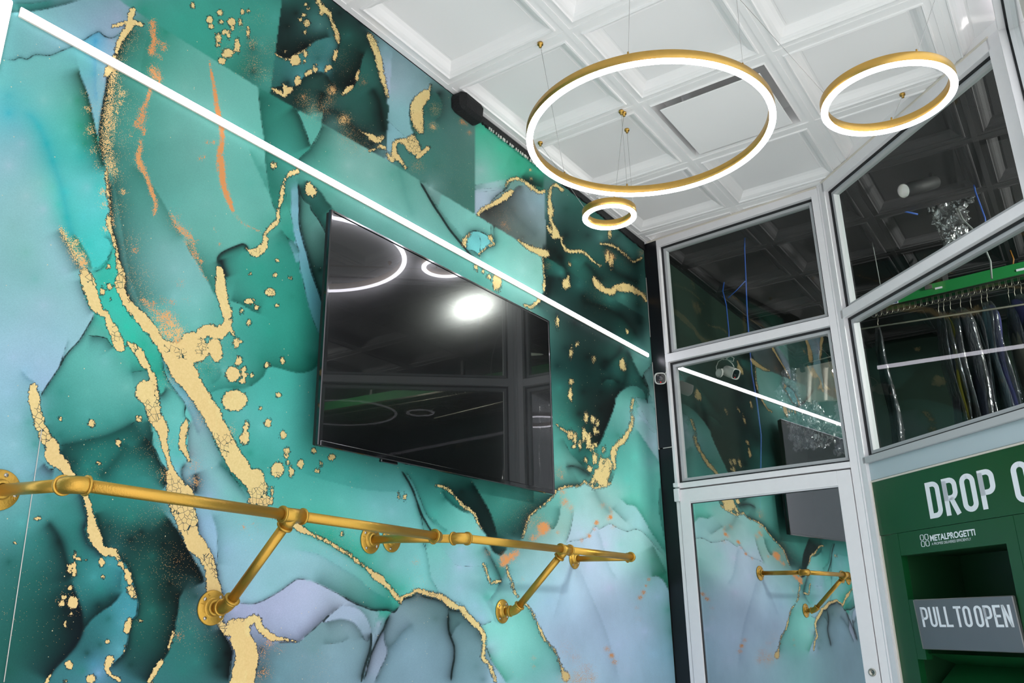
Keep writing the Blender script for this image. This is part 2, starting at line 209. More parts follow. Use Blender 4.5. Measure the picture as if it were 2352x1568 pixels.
# ink edges: (line half width, fade left/below, fade right/above, strength, colour, points)
EDGES = [
(.8,0,16,.8,'1c3c3c',"0 33 30 29 60 27 100 22 140 13 185 0"),(.5,0,5,.6,'1c4a48',"28 9 80 7 120 0"),
(1.3,3,5,.55,'16484c',"5 134 30 138 45 132 62 136 80 126 105 127 120 126 140 117 165 107 188 95 205 84 215 78 228 73 240 83 256 87 270 81 278 70"),
(.6,30,0,.95,'17341f',"180 150 185 172 195 197 204 222 211 252 218 285 223 312 229 342 237 372 243 400"),
(0,9,0,.4,'2a8fc0',"222 85 222 110 221 160 222 200 224 235"),
(0,14,12,.55,'1fa9b4',"50 255 75 270 95 300 110 340 122 375 135 410 148 460 160 520 178 560"),
(1.6,2,34,.97,'14181a',"300 40 290 60 282 82 272 97 268 112 262 132 255 150 247 170 243 200 237 235 231 270 228 300 230 330 236 360 243 392"),
(1.2,1,26,.98,'131618',"243 392 246 420 249 445 251 470 252 500 251 515 258 542 265 560 270 592 276 615 283 640 285 665 292 685 305 705 330 735"),
(0,0,70,.55,'24504a',"243 330 262 420 285 560 300 640 330 720"),
(0,26,0,.6,'2a6a5c',"300 370 345 420 372 460 400 510 425 550"),
(.9,0,20,.6,'215a4e',"425 550 435 577 455 607 467 630 480 650 487 667 496 682"),
(0,0,22,.5,'2f7f6e',"350 60 335 100 325 150 318 190"),
(.8,0,38,.85,'1f5f52',"592 200 596 240 600 275 607 325 610 375 617 425 625 465 637 495"),
(0,0,20,.55,'2f8f7c',"570 340 590 387 612 432 630 475"),
(1.1,30,0,.9,'1b3f38',"670 240 687 265 700 295 710 325 715 337"),
(1,0,30,.85,'17463e',"742 282 737 296 728 318 715 337 703 350 690 362 682 375 684 395"),
(.8,0,0,0,'14242a',"737 298 724 318 716 334"),
(.9,0,0,.3,'14383c',"660 435 657 462 670 500 675 532 682 562 686 592 692 625 700 662 710 704 722 742 740 782"),
(.5,0,0,.3,'2a6a80',"668 435 670 470 668 495"),
(1.6,0,22,.95,'10201f',"682 412 686 440 687 475 687 512 695 550 707 592 715 625 724 650 737 687 748 715"),
(1.3,0,30,.75,'16403a',"687 420 690 442 700 462 712 470 715 482 732 505 747 532 762 558"),
(.6,40,0,.9,'1a4a42',"695 412 720 425 737 440 750 460 768 482"),
(.6,18,0,.7,'1a5a4e',"645 525 660 545 680 560 690 580"),
(.5,0,0,.2,'1a5a4e',"650 530 665 560 680 600 690 625"),
(1.2,22,0,.9,'1c3a2c',"140 520 152 548 168 575 180 600 188 620"),
(.6,20,0,.75,'1f6a50',"170 535 190 565 205 592 212 620"),
(.9,2,3,.6,'123c3c',"212 624 226 621 240 611 252 592 257 565"),(.7,2,0,.4,'155050',"214 616 228 612 242 600 250 585"),
(.8,0,6,.7,'124038',"240 545 250 550 256 565"),
(1.6,12,0,.6,'17383a',"184 640 186 655 195 680 205 705 215 718"),
(1.7,0,7,.8,'14282c',"217 716 212 732 200 752 190 770 180 784 165 800 150 818 135 845 118 870 105 890 97 903 93 912"),
(.8,0,5,.5,'1a5058',"155 780 150 800 143 820 136 840"),(.7,0,0,0,'14383c',"87 898 100 899"),
(.6,10,0,.5,'4a8098',"50 850 65 868 78 876 84 890"),
(1.6,18,0,.75,'17383a',"200 770 240 775 250 785 262 800"),
(1,22,18,.6,'1d5650',"300 855 320 852 342 850"),
(2,16,16,.6,'1a4a44',"100 975 108 1000 125 1018"),
(.8,34,14,.8,'1b4a46',"132 1024 160 1019 200 1011 240 1001 280 985 320 963"),
(0,26,16,.7,'1b4f4a',"225 1100 250 1075 275 1045 292 1015"),
(1.8,34,0,.95,'14181c',"330 1000 345 1020 360 1040 372 1065 388 1085 385 1105 372 1125"),
(1,40,0,.75,'173a38',"345 960 350 990 352 1020 362 1040"),
(1.2,24,0,.85,'2a1f30',"100 1062 112 1075 125 1078"),(1,20,22,.7,'153434',"135 1032 150 1058 165 1090 175 1110"),
(1.6,16,0,.95,'1f1830',"178 1125 190 1140 196 1165 202 1190 195 1215 205 1245 225 1262 240 1285"),
(1.3,0,20,.85,'14201f',"215 1176 222 1200 232 1235 242 1265"),
(0,34,12,.85,'16282a',"105 1190 130 1225 145 1262 155 1300 165 1335"),
(1.2,46,4,.9,'15202a',"165 1335 176 1370 186 1400 190 1430 188 1455 172 1485 150 1510 130 1530 115 1550 106 1568"),
(.6,20,0,.85,'14282a',"282 1358 262 1385 240 1400 220 1415 205 1430 192 1447"),
(1.3,0,10,.85,'141c20',"262 1268 280 1288 297 1312 306 1342 315 1378 313 1412 300 1424 295 1450 291 1482 280 1505 262 1522 245 1546"),
(0,20,0,.5,'1c4044',"285 1310 278 1330 280 1355"),
(1,44,0,.9,'151a1c',"424 1352 413 1372 410 1400 405 1425 402 1445 395 1465 388 1495 375 1515 360 1535 345 1560 338 1575"),
(1,60,0,.8,'14181a',"380 1180 400 1205 415 1225 430 1255 450 1290 470 1330 450 1345"),
(1.6,26,0,.97,'121518',"508 1435 520 1462 535 1492 530 1530 525 1568"),
(1.4,0,9,.75,'2a1f28',"450 1172 453 1200 460 1230 473 1255 488 1282 498 1310 502 1335 508 1356 523 1373"),
(1,0,18,.5,'3a6a70',"485 1180 497 1215 500 1270 499 1300"),
(1,10,0,.6,'1a4446',"380 812 385 840 400 868 422 893 440 915 460 950 480 985 500 1030 520 1068 545 1110 580 1158"),
(1.3,4,0,.8,'16302e',"372 790 375 830 378 855 392 882 412 908 425 928 424 950 427 962"),
(.7,0,8,.5,'20505a',"425 928 440 960 455 1000"),(.8,0,8,.6,'2c2c34',"438 968 432 985 431 1010 433 1040 435 1055"),
(.9,4,8,.8,'1a1c20',"427 1062 417 1079 420 1099 430 1113 447 1124"),(0,16,16,.95,'16181c',"447 1085 452 1100 450 1120 446 1135"),
(.5,0,0,.2,'204a4a',"452 900 475 950 490 1000"),
(.9,0,16,.9,'18181c',"380 886 376 900 368 905 362 885 350 850"),
(.6,0,24,.85,'1c5a50',"527 690 545 695 560 702 578 713 600 722"),
(0,16,16,.95,'1f1c22',"506 595 512 612 522 640"),(1.6,14,2,.95,'1c191e',"499 610 500 592 507 582 525 572 545 564 558 560 568 566 572 577"),
(.6,0,26,.85,'1d6456',"560 893 585 881 605 864 618 842 650 848 680 855 710 853 732 835 742 808"),
(0,0,14,.6,'1f6a60',"480 905 500 895 530 890 565 893"),(0,14,0,.5,'1f6a60',"505 842 508 860 500 875 485 882"),
(0,0,30,.35,'2a857a',"690 1085 760 1106 850 1126 930 1128"),
(.7,14,14,.75,'16605a',"500 1060 540 1100 590 1150"),
(1,6,20,.8,'1b8068',"640 1182 685 1214 725 1233 775 1260 825 1295 862 1322 895 1355 912 1378"),
(1,0,0,.5,'153a3a',"655 1210 690 1216 705 1222"),
(.5,6,0,.3,'3a8a90',"680 1262 730 1272 770 1295 820 1325 850 1352 890 1375"),
(1.2,0,5,.7,'14242a',"548 1384 575 1387 595 1383 620 1371 645 1356 670 1338 685 1330 710 1332"),
(1.3,0,34,.65,'1c4a4a',"710 1332 737 1343 762 1356 787 1368 812 1383 837 1393 857 1401 887 1400 905 1405 917 1391"),
(1.8,0,5,.9,'101818',"780 1366 812 1384 837 1394 857 1401 890 1401 905 1406 917 1392"),
(1,20,0,.75,'2c3034',"790 1386 760 1410 742 1424 720 1445 700 1462 687 1473 660 1476 630 1474"),
(2.2,0,0,.9,'201c20',"757 1412 748 1420 742 1428"),
(.9,0,10,.6,'2a3a40',"828 1460 838 1470 845 1472 850 1455"),
(.8,18,0,.6,'2c3c40',"742 1431 765 1424 785 1421 810 1428 828 1448 838 1468"),
(.6,0,8,.5,'40525a',"790 1390 820 1396 840 1415 850 1440 852 1458"),
(.6,10,0,.45,'2f4f54',"805 1465 780 1475 740 1480"),
(1.6,4,8,.9,'18191e',"898 1408 888 1425 880 1445 868 1467 860 1485 852 1505 845 1530 835 1568"),
(2.5,12,0,.85,'18191e',"852 1450 853 1475 848 1500 838 1530 829 1568"),
(.9,0,10,.7,'203034',"895 1410 884 1440 882 1470 889 1492 885 1512 875 1532 865 1555 858 1570"),
(.6,0,0,.2,'182024',"872 1405 865 1440 862 1465"),(.6,0,0,.2,'182024',"885 1408 872 1440 866 1465"),(.5,0,0,.2,'182024',"864 1405 860 1440"),
(.5,10,14,.5,'24464c',"890 1490 910 1470 925 1450 950 1430"),
(2.2,14,8,.8,'1a2024',"1030 1398 1030 1440 1035 1462 1043 1485 1043 1512 1038 1540 1035 1570"),
(.6,0,10,.5,'2c4448',"1037 1460 1045 1445 1060 1430"),
(0,24,0,.6,'2a4044',"917 1378 945 1368 975 1367 1000 1373 1020 1385 1050 1400 1075 1425 1098 1450 1108 1480"),
(1.5,5,3,.8,'14181a',"917 1392 925 1377 945 1370 960 1362 975 1370 1000 1376 1020 1384 1035 1400 1050 1402 1065 1405 1080 1425 1098 1440 1106 1462 1108 1490"),
(1,0,4,.4,'14201f',"960 1354 990 1358 1015 1364 1040 1380 1060 1388 1080 1412 1100 1430 1112 1450 1120 1490 1130 1518"),
(1,0,16,.7,'147a60',"1115 1485 1130 1518 1148 1545 1165 1570"),
(1.2,16,0,.6,'1f5a52',"1206 1383 1220 1401 1232 1426 1245 1451 1260 1476 1277 1498 1287 1526 1293 1553"),
(.8,0,4,.4,'182a2e',"1100 1432 1112 1434 1122 1430 1130 1426"),
(.8,6,0,.5,'1a5a50',"968 1240 978 1262 984 1290 990 1325 1003 1350 1012 1366"),
(.8,6,8,.5,'1a5450',"955 1150 965 1180 972 1215 975 1240 980 1260"),
(.6,0,0,.4,'2a6a6a',"1010 1250 1025 1270 1045 1295 1070 1300 1100 1300 1108 1295"),
(2.2,6,2,.85,'141c1c',"920 1078 935 1100 948 1125 958 1152 968 1180 985 1210 1000 1235"),(1,4,4,.6,'1a4a46',"930 1080 950 1110 965 1145 980 1180 1000 1205"),
(.6,14,0,.5,'1f6a60',"1000 1190 1010 1205 1030 1218"),
(.7,0,16,.8,'0f2422',"1002 1115 1015 1117 1032 1127 1050 1145 1065 1162 1087 1177 1095 1195 1107 1215 1117 1230 1125 1253 1135 1268 1150 1275 1160 1266 1166 1254"),
(.7,0,14,.75,'14403c',"1012 1125 1028 1150 1055 1170 1080 1181"),
(.8,14,0,.85,'0f2020',"1085 1105 1100 1130 1120 1165 1135 1200 1142 1232"),
(.8,12,4,.8,'121c1c',"1110 1250 1125 1275 1140 1305 1150 1330 1145 1345"),
(.6,0,14,.6,'1a4a4c',"1160 1300 1158 1320 1145 1345 1135 1362 1122 1380"),
(1.4,0,22,.85,'161a1a',"1197 1240 1205 1215 1216 1186 1232 1172 1245 1160 1262 1145 1275 1130 1290 1120 1312 1116 1332 1115 1342 1104"),
(0,0,50,.5,'1c4040',"1190 1250 1205 1215 1216 1186 1245 1160 1275 1130"),
(.7,12,0,.7,'1c4a44',"1288 1160 1285 1185 1278 1205 1268 1215 1258 1205"),
(1,0,22,.6,'3a4a46',"1342 1106 1355 1113 1365 1119 1387 1115 1402 1108 1412 1085"),
(0,12,14,.6,'4a6a66',"1365 1122 1375 1145 1390 1165 1405 1180"),(.5,0,8,.5,'3a5a5a',"1405 1165 1420 1180 1440 1200"),
(.8,10,0,.6,'1c2a28',"1278 975 1300 990 1315 1008 1330 1020 1345 1030"),
(.8,16,0,.6,'1a3a34',"1290 1000 1310 1040 1335 1065 1352 1085"),
(1,16,10,.75,'201c20',"1298 1072 1318 1070 1340 1080 1358 1095"),
(.9,30,0,.95,'0f1414',"1440 888 1425 900 1415 915 1412 930 1402 960 1390 990 1378 1018 1362 1030"),
(.8,0,14,.6,'183a36',"1425 900 1445 887 1462 886 1478 898 1486 920 1487 928"),
(1,18,0,.7,'16302c',"1478 860 1490 895 1486 928"),(.5,0,0,.3,'3a5f60',"1460 917 1475 945 1490 970 1505 985 1512 988"),(.5,0,0,.3,'3a5f60',"1457 917 1468 950 1485 975 1500 992 1513 994"),
(.6,10,0,.6,'3a7a74',"1453 915 1465 912 1480 918 1492 905 1500 930 1508 960"),
(.5,14,0,.5,'2a6f66',"1462 985 1480 1010 1500 1040 1520 1068"),
(.6,0,10,.65,'1a6a5a',"1425 1145 1440 1158 1458 1162 1475 1185 1495 1220 1515 1250 1532 1275"),
(.6,0,12,.6,'1a5a50',"1520 1090 1513 1140 1515 1180 1525 1230 1532 1252"),
(.8,0,3,.35,'2a4446',"1300 1250 1310 1243 1330 1240 1350 1233 1362 1215 1370 1207 1376 1215 1400 1203 1415 1210 1440 1220 1460 1215 1480 1225 1510 1260 1532 1285"),
(.8,5,0,.55,'2a4a4c',"1318 1170 1315 1195 1308 1225 1299 1248"),
(0,10,0,.4,'6a8a98',"1374 1215 1385 1250 1400 1300 1420 1330"),(0,10,0,.35,'7088a0',"1330 1300 1355 1360 1385 1430 1405 1490 1425 1568"),
(0,0,12,.35,'7a90a8',"1310 1290 1290 1350 1270 1420"),
(.7,0,20,.75,'1c6a54',"1495 1324 1512 1323 1528 1340 1545 1372"),(0,24,0,.7,'1a5a48',"1500 1250 1515 1280 1535 1320"),
(.7,0,22,.8,'14201e',"1246 560 1247 600 1249 640 1250 665 1240 685 1225 703"),
(1.2,0,0,.4,'121c1a',"1130 652 1125 640 1110 620 1095 605"),
(.5,8,8,.6,'161f1e',"1260 630 1262 660 1250 690"),
(.6,16,16,.7,'101816',"1330 690 1380 700 1430 730 1470 780"),(0,14,14,.7,'101816',"1380 850 1400 830 1420 812 1430 790"),
(0,14,14,.65,'14201e',"1445 800 1440 850 1430 890"),(.6,0,12,.7,'14201e',"1382 880 1400 870 1425 882"),
(.8,10,0,.8,'14302c',"1443 803 1455 830 1470 860 1485 885"),(.7,0,6,.6,'2a3028',"1500 828 1490 845 1478 858 1480 880 1492 898"),
(.7,10,12,.75,'101614',"1276 588 1290 600 1305 640 1290 655"),
(.7,14,10,.8,'0e1413',"1380 560 1405 563 1430 580 1455 600 1476 590"),(0,16,10,.7,'101816',"1395 600 1415 625 1445 640 1470 650"),
(0,12,12,.7,'101816',"1340 600 1365 625 1372 650"),(0,10,12,.5,'1a3532',"1430 520 1420 540 1395 560"),
(2.2,3,8,.8,'12201f',"963 415 975 435 995 470 1015 500 1035 530 1060 560 1080 585 1090 596"),
(.5,0,0,.3,'1a3a38',"978 418 1003 472 1030 505 1070 552"),(.6,0,0,.3,'143030',"1012 449 1009 465 1003 474 1000 470"),
(0,12,14,.35,'2f7f72',"915 380 925 420 935 460 950 500"),(0,10,10,.35,'2f7a6e',"595 380 610 400 612 432"),
(.8,0,0,.4,'142220',"1127 512 1127 530 1125 542"),(1,0,8,.5,'142220',"1134 515 1134 540 1135 560"),
(1.2,0,10,.7,'16302e',"1068 572 1070 555 1078 535 1092 530 1110 535 1125 545 1134 550 1134 562 1120 566 1108 576 1100 584 1088 576 1075 574"),
(.9,0,0,.4,'164448',"1100 540 1104 555 1102 580"),
(.7,0,0,.5,'2a5a5c',"890 275 910 295 930 313"),(.7,0,12,.7,'1f4a44',"990 190 985 210 965 220 945 235 940 260 943 290 950 310 935 320 915 318 905 330 900 350 905 368"),
(.6,0,20,.6,'1d3c38',"1000 210 1015 235 1012 262 995 280"),(.4,0,0,.4,'3a9a8a',"1092 425 1130 418 1165 410"),(.4,0,0,.4,'3a9a8a',"1092 435 1140 430 1165 420"),(.4,0,0,.4,'3a9a8a',"1100 442 1150 435 1165 428"),
(1.2,0,8,.7,'1a2426',"1122 470 1140 450 1165 432 1175 415 1195 412 1215 425 1230 438 1250 442"),
(.7,26,0,.7,'2a2624',"1098 490 1130 472 1160 455 1175 445 1185 430 1205 425"),
(0,0,18,.8,'142624',"1195 405 1215 420 1248 432"),(0,16,16,.4,'3a4a4a',"1160 460 1180 490 1210 520 1235 545"),
(.6,0,30,.8,'141c1b',"632 122 650 133 668 137 683 125 705 112 722 96 745 88 762 85"),
(.8,14,0,.85,'14201f',"740 0 755 28 765 55 775 85 779 105 770 130 758 155"),(1,10,0,.7,'14201f',"622 205 645 198 670 200 688 186 705 172 730 165 748 168"),
(1,0,26,.85,'141a1a',"785 218 800 208 815 195 822 175 828 155 832 135 840 118"),
(0,16,16,.8,'151b1b',"745 210 735 235 738 260"),(.8,0,14,.7,'181c1b',"742 250 741 270 737 285"),
(.9,10,0,.8,'151b1b',"748 170 765 195 778 208"),(0,20,14,.7,'171e1d',"745 250 780 262 820 300 845 312"),
(1.4,14,0,.8,'161a19',"846 80 855 98 866 122 874 150 880 182 887 208 888 240"),(0,20,10,.8,'151918',"852 200 870 230 878 270 885 310"),
]
CUTS = ["262 -10 287 10 592 200 740 283 886 366 960 412 1091 492 1185 550 1255 590 1365 660 1480 728","648 -5 620 217","901 118 886 366","1092 262 1091 492","1248 395 1256 590"]
# gold leaf runs: x y radius
GOLD = """
305 24 7 300 40 7 297 60 9 285 78 7 275 92 6 269 112 4 265 130 3 250 162 8 243 172 4
260 60 3 300 50 4 325 58 5
244 392 2 247 442 1.5 251 467 2 251 492 1.5 250 512 6 256 535 3 262 550 4 268 575 4 270 592 3 272 612 6 280 627 8 276 647 12 277 662 10 285 682 9 297 702 10 315 722 12 332 740 14 350 762 12 362 780 13
375 795 14 400 815 26 420 850 28 440 880 22 463 915 20 482 945 20 500 980 20 515 1010 20 530 1040 21 546 1064 22 562 1088 18 575 1110 12
585 1095 20 592 1122 21 597 1145 16 618 1150 9
575 1148 5 610 1175 4 650 1192 4 675 1205 5 688 1212 8 705 1221 4 725 1231 2.5 750 1242 3 775 1257 3 800 1272 3.5 825 1292 3 845 1307 3.5 862 1322 6 870 1327 9 882 1338 5 900 1358 4 915 1376 4
450 804 28 440 787 24 425 817 26
462 767 12 480 757 12 500 765 15 520 752 12
492 795 16 497 815 12 498 822 8
520 752 11 524 732 9 517 704 11 510 680 12 507 662 12 507 642 11 503 617 6
530 755 5 535 768 2
565 570 1.5 575 577 4 588 580 10 604 568 8 610 550 5 609 537 2.5 625 520 5 637 507 4 640 482 2.5 646 455 3.5 650 430 3 655 412 1.5 665 400 4 680 395 5 684 390 2
195 627 11 200 642 15 207 662 15 212 682 14 220 702 12 230 714 9 245 724 6 252 742 8 260 757 11 266 772 9 272 786 13 276 800 9
292 786 3 310 799 7 322 814 10 332 834 8 345 851 4 350 864 7 360 884 3
337 899 25 346 915 20 352 939 17 357 959 16 370 979 14 375 999 9 377 1019 6 383 1041 5 390 1064 5 395 1094 12 402 1116 20 410 1150 24 425 1184 25 430 1201 23 437 1226 17 447 1246 20 462 1263 18 475 1283 14 484 1306 13 487 1331 13 492 1355 16 500 1390 14 507 1431 7 520 1451 10 537 1438 16 555 1440 18 552 1465 24 565 1488 24 567 1513 26 562 1538 26 555 1570 27
560 1432 10 587 1421 10 595 1436 8 607 1451 8 625 1463 7 650 1468 3 685 1474 1.5
428 965 4 422 985 8 420 1005 7 420 1027 8 430 1046 3 434 1060 1.5
430 1120 6 438 1135 8
77 889 8 77 909 12 82 934 11 88 959 11 95 984 11 104 1004 12 120 1024 14 122 1049 17 134 1058 15 150 1073 11 162 1092 9 180 1115 7 195 1134 6 202 1159 7 209 1188 7 214 1218 13 222 1241 13 232 1258 9 243 1272 6
245 1262 7 260 1269 9 272 1281 4
277 1293 6 283 1303 3
290 1310 5 296 1328 8 299 1340 3
300 1353 9 307 1371 6
298 1423 4 292 1446 8
288 1482 1.5 284 1500 1.5
253 1514 9 245 1536 5 257 1551 3 275 1561 3
115 1548 2 106 1568 4
401 1445 2 393 1467 4 388 1490 2
370 1520 5 355 1542 5 343 1565 5
945 1363 3 957 1356 4 975 1360 5 997 1366 5 1015 1371 6 1030 1383 7 1045 1393 6 1060 1396 5 1072 1414 6 1087 1428 6 1100 1441 5 1110 1458 5 1112 1483 3 1109 1508 4 1120 1521 3 1130 1538 3 1137 1563 3
917 1383 2 925 1371 3 945 1363 3
1199 1380 1 1220 1401 1.2 1232 1426 1.2 1248 1463 2.5 1262 1480 1.5 1277 1498 1.2 1287 1526 1.2 1300 1555 8
1165 1300 1.5 1168 1320 2 1175 1335 1.5 1180 1355 2.5 1190 1370 1.5
1112 1295 2 1118 1315 2 1124 1330 1.5 1128 1340 1.5 1140 1335 3 1150 1335 2
1002 1115 1.2 1015 1117 2 1032 1127 3 1050 1145 2 1065 1162 3 1080 1172 2 1090 1180 2 1097 1197 1.2 1107 1215 1
1199 1237 1 1207 1213 1 1217 1185 1 1232 1172 1.3 1265 1145 1.2 1275 1130 1.5 1290 1120 1.3 1312 1116 1.2 1332 1115 1.2 1342 1105 2 1352 1111 1.3 1365 1120 1.5 1385 1116 2 1400 1110 1.5
1453 917 2.5 1450 935 1 1452 955 1.5 1451 972 4 1447 985 4 1441 995 4 1432 1010 6 1420 1020 5 1410 1035 6 1409 1055 4 1412 1075 3
1278 975 .8 1290 985 1 1302 992 3
1246 575 1 1247 600 .8 1249 625 1 1250 650 2 1250 665 2
1241 685 3 1232 695 3.5 1221 704 4 1205 700 1.5
1365 640 4 1372 655 7 1390 667 6 1405 670 7 1415 660 5 1430 660 10 1447 662 8 1462 670 6 1475 677 3 1485 692 1.5
1292 437 3 1277 425 3 1265 433 2 1262 455 3 1265 485 6 1265 505 3 1272 522 4 1277 540 8 1268 535 4 1257 520 2
1283 545 3 1290 547 2 1292 562 2 1304 576 4 1325 577 3.5 1342 580 2.5 1360 597 1.5 1380 612 1
1380 560 1.2 1405 563 2 1430 580 1 1455 600 1.5 1474 592 2
1190 551 1.5 1210 565 3.5 1230 575 6 1245 580 8 1253 583 8
1098 492 2 1110 480 3.5 1130 470 4.5 1150 460 5 1165 448 7 1175 440 4
1162 425 1.5 1170 415 3 1185 410 3 1200 414 2 1215 425 3 1225 433 4 1237 441 2 1248 440 4
989 192 1 986 206 3 975 220 12 960 238 14 957 260 14 961 283 12 967 300 7
948 312 4 945 330 15 955 344 12 938 330 8 918 322 4 906 332 4 908 355 7 920 370 4 932 385 3
888 352 3 900 368 4
982 340 4 970 352 4 958 360 4
730 2 4 742 20 6 755 30 4 762 50 3 770 68 4 775 85 5 779 98 2
772 118 4 768 132 5
755 155 6 748 162 3
725 160 5 722 150 3
712 165 5 703 172 3
684 178 5 683 190 7 690 185 3
652 195 4 658 208 7 668 205 6
626 203 3 640 212 4 655 220 3
632 122 1 650 133 1.3 665 137 1.5
683 125 .8 703 112 .8 716 100 .8
788 216 3 800 205 5 808 198 3
818 182 3 822 172 3 826 160 2
848 82 5 856 96 7 865 120 7 873 150 6 879 180 5 885 205 4 891 222 2
825 300 1.5 845 310 1.5 856 316 7 868 322 6 878 316 4
850 346 2 865 342 1.5 872 335 3 884 341 2
1068 566 3 1067 556 5 1072 545 3 1082 536 1
1125 543 3 1133 562 2 1120 566 1.5 1108 576 1.5 1101 583 2
1430 825 3 1429 838 7 1434 846 5
"""
# single gold flecks: x y rx ry
BLOBS = """
442 13 4 6 482 45 8 8 486 60 6 5 505 29 7 6 509 49 5 5 531 51 9 9 515 74 6 6 501 88 7 12 545 105 6 13 522 122 12 11 510 139 9 7 552 50 3 5 570 75 3 9 556 28 3 6 570 25 4 4 535 62 4 5 539 115 4 6 500 103 4 4 525 80 3 8
539 919 27 24 535 859 16 18 547 830 5 9 560 850 5 8 556 874 8 6 565 979 7 11 562 1006 10 15 620 671 11 9 572 692 10 6 590 706 6 5 555 714 4 6 572 741 5 7 542 787 6 12 553 784 4 4 550 828 6 9 560 861 9 6 580 862 4 4 614 838 6 6 649 827 5 8 639 907 6 6 632 632 4 4 575 628 3 3 637 599 3 3 667 638 3 3 636 701 4 3 598 938 3 3
615 970 8 10 650 999 7 9 659 1034 6 7 658 1046 4 5 660 1062 3 4 637 1079 15 16 669 1082 5 11 691 1065 7 10 720 1035 5 5 762 1050 7 7 738 1065 3 5 728 1082 5 4 625 1131 2 6 785 1225 4 5 917 1140 3 6 930 1141 3 6
250 612 5 6 252 658 6 6 235 670 4 7 253 688 3 3 139 962 4 4 211 972 8 9 318 960 7 7 272 1018 6 7 227 1063 4 3 87 1190 5 3 33 1247 3 3 180 1282 7 4 158 1308 4 7 170 1314 5 9 173 1275 3 6 162 1350 6 6 148 1372 7 6 142 1385 9 7 167 1383 12 14 163 1408 4 6 150 1433 5 6 170 1297 4 4 199 1286 3 3 233 1292 6 9 237 1325 3 3 158 1526 9 9 209 1558 11 9 150 1565 4 4 246 1473 4 3 325 1425 4 3
1312 876 5 7 1310 905 4 11 1346 957 4 10 1362 962 4 9 1373 971 3 6 1310 999 6 10 1321 1007 4 11 1342 997 5 14 1352 1012 5 15 1360 1027 3 6 1367 1022 4 6 1387 1032 3 6 1366 990 4 7 1373 992 3 4 1346 1055 3 6 1366 1052 5 12 1381 1067 6 16 1397 1067 8 15 1375 1092 10 16 1392 1085 10 16 1385 1105 10 9 1362 1105 4 12 1355 1077 5 8 1332 1020 3 8 1318 1025 3 2
1142 647 10 20 1094 612 4 7 1124 635 5 5 1110 622 3 4 1300 652 9 11 1304 640 4 8 1309 606 3 4 1280 739 4 11 1325 790 3 5 1311 810 3 10 1364 824 3 6 1441 761 3 5 1401 537 3 10 1395 590 4 11 1404 598 4 14 1272 540 6 5
678 138 12 12 655 118 3 3 690 46 5 5 705 52 7 8 700 73 3 4 708 20 3 3 703 10 3 4 698 35 4 3 738 27 4 7 702 123 4 6 700 142 2 3 711 434 9 15 717 440 8 12 628 380 6 7
"""
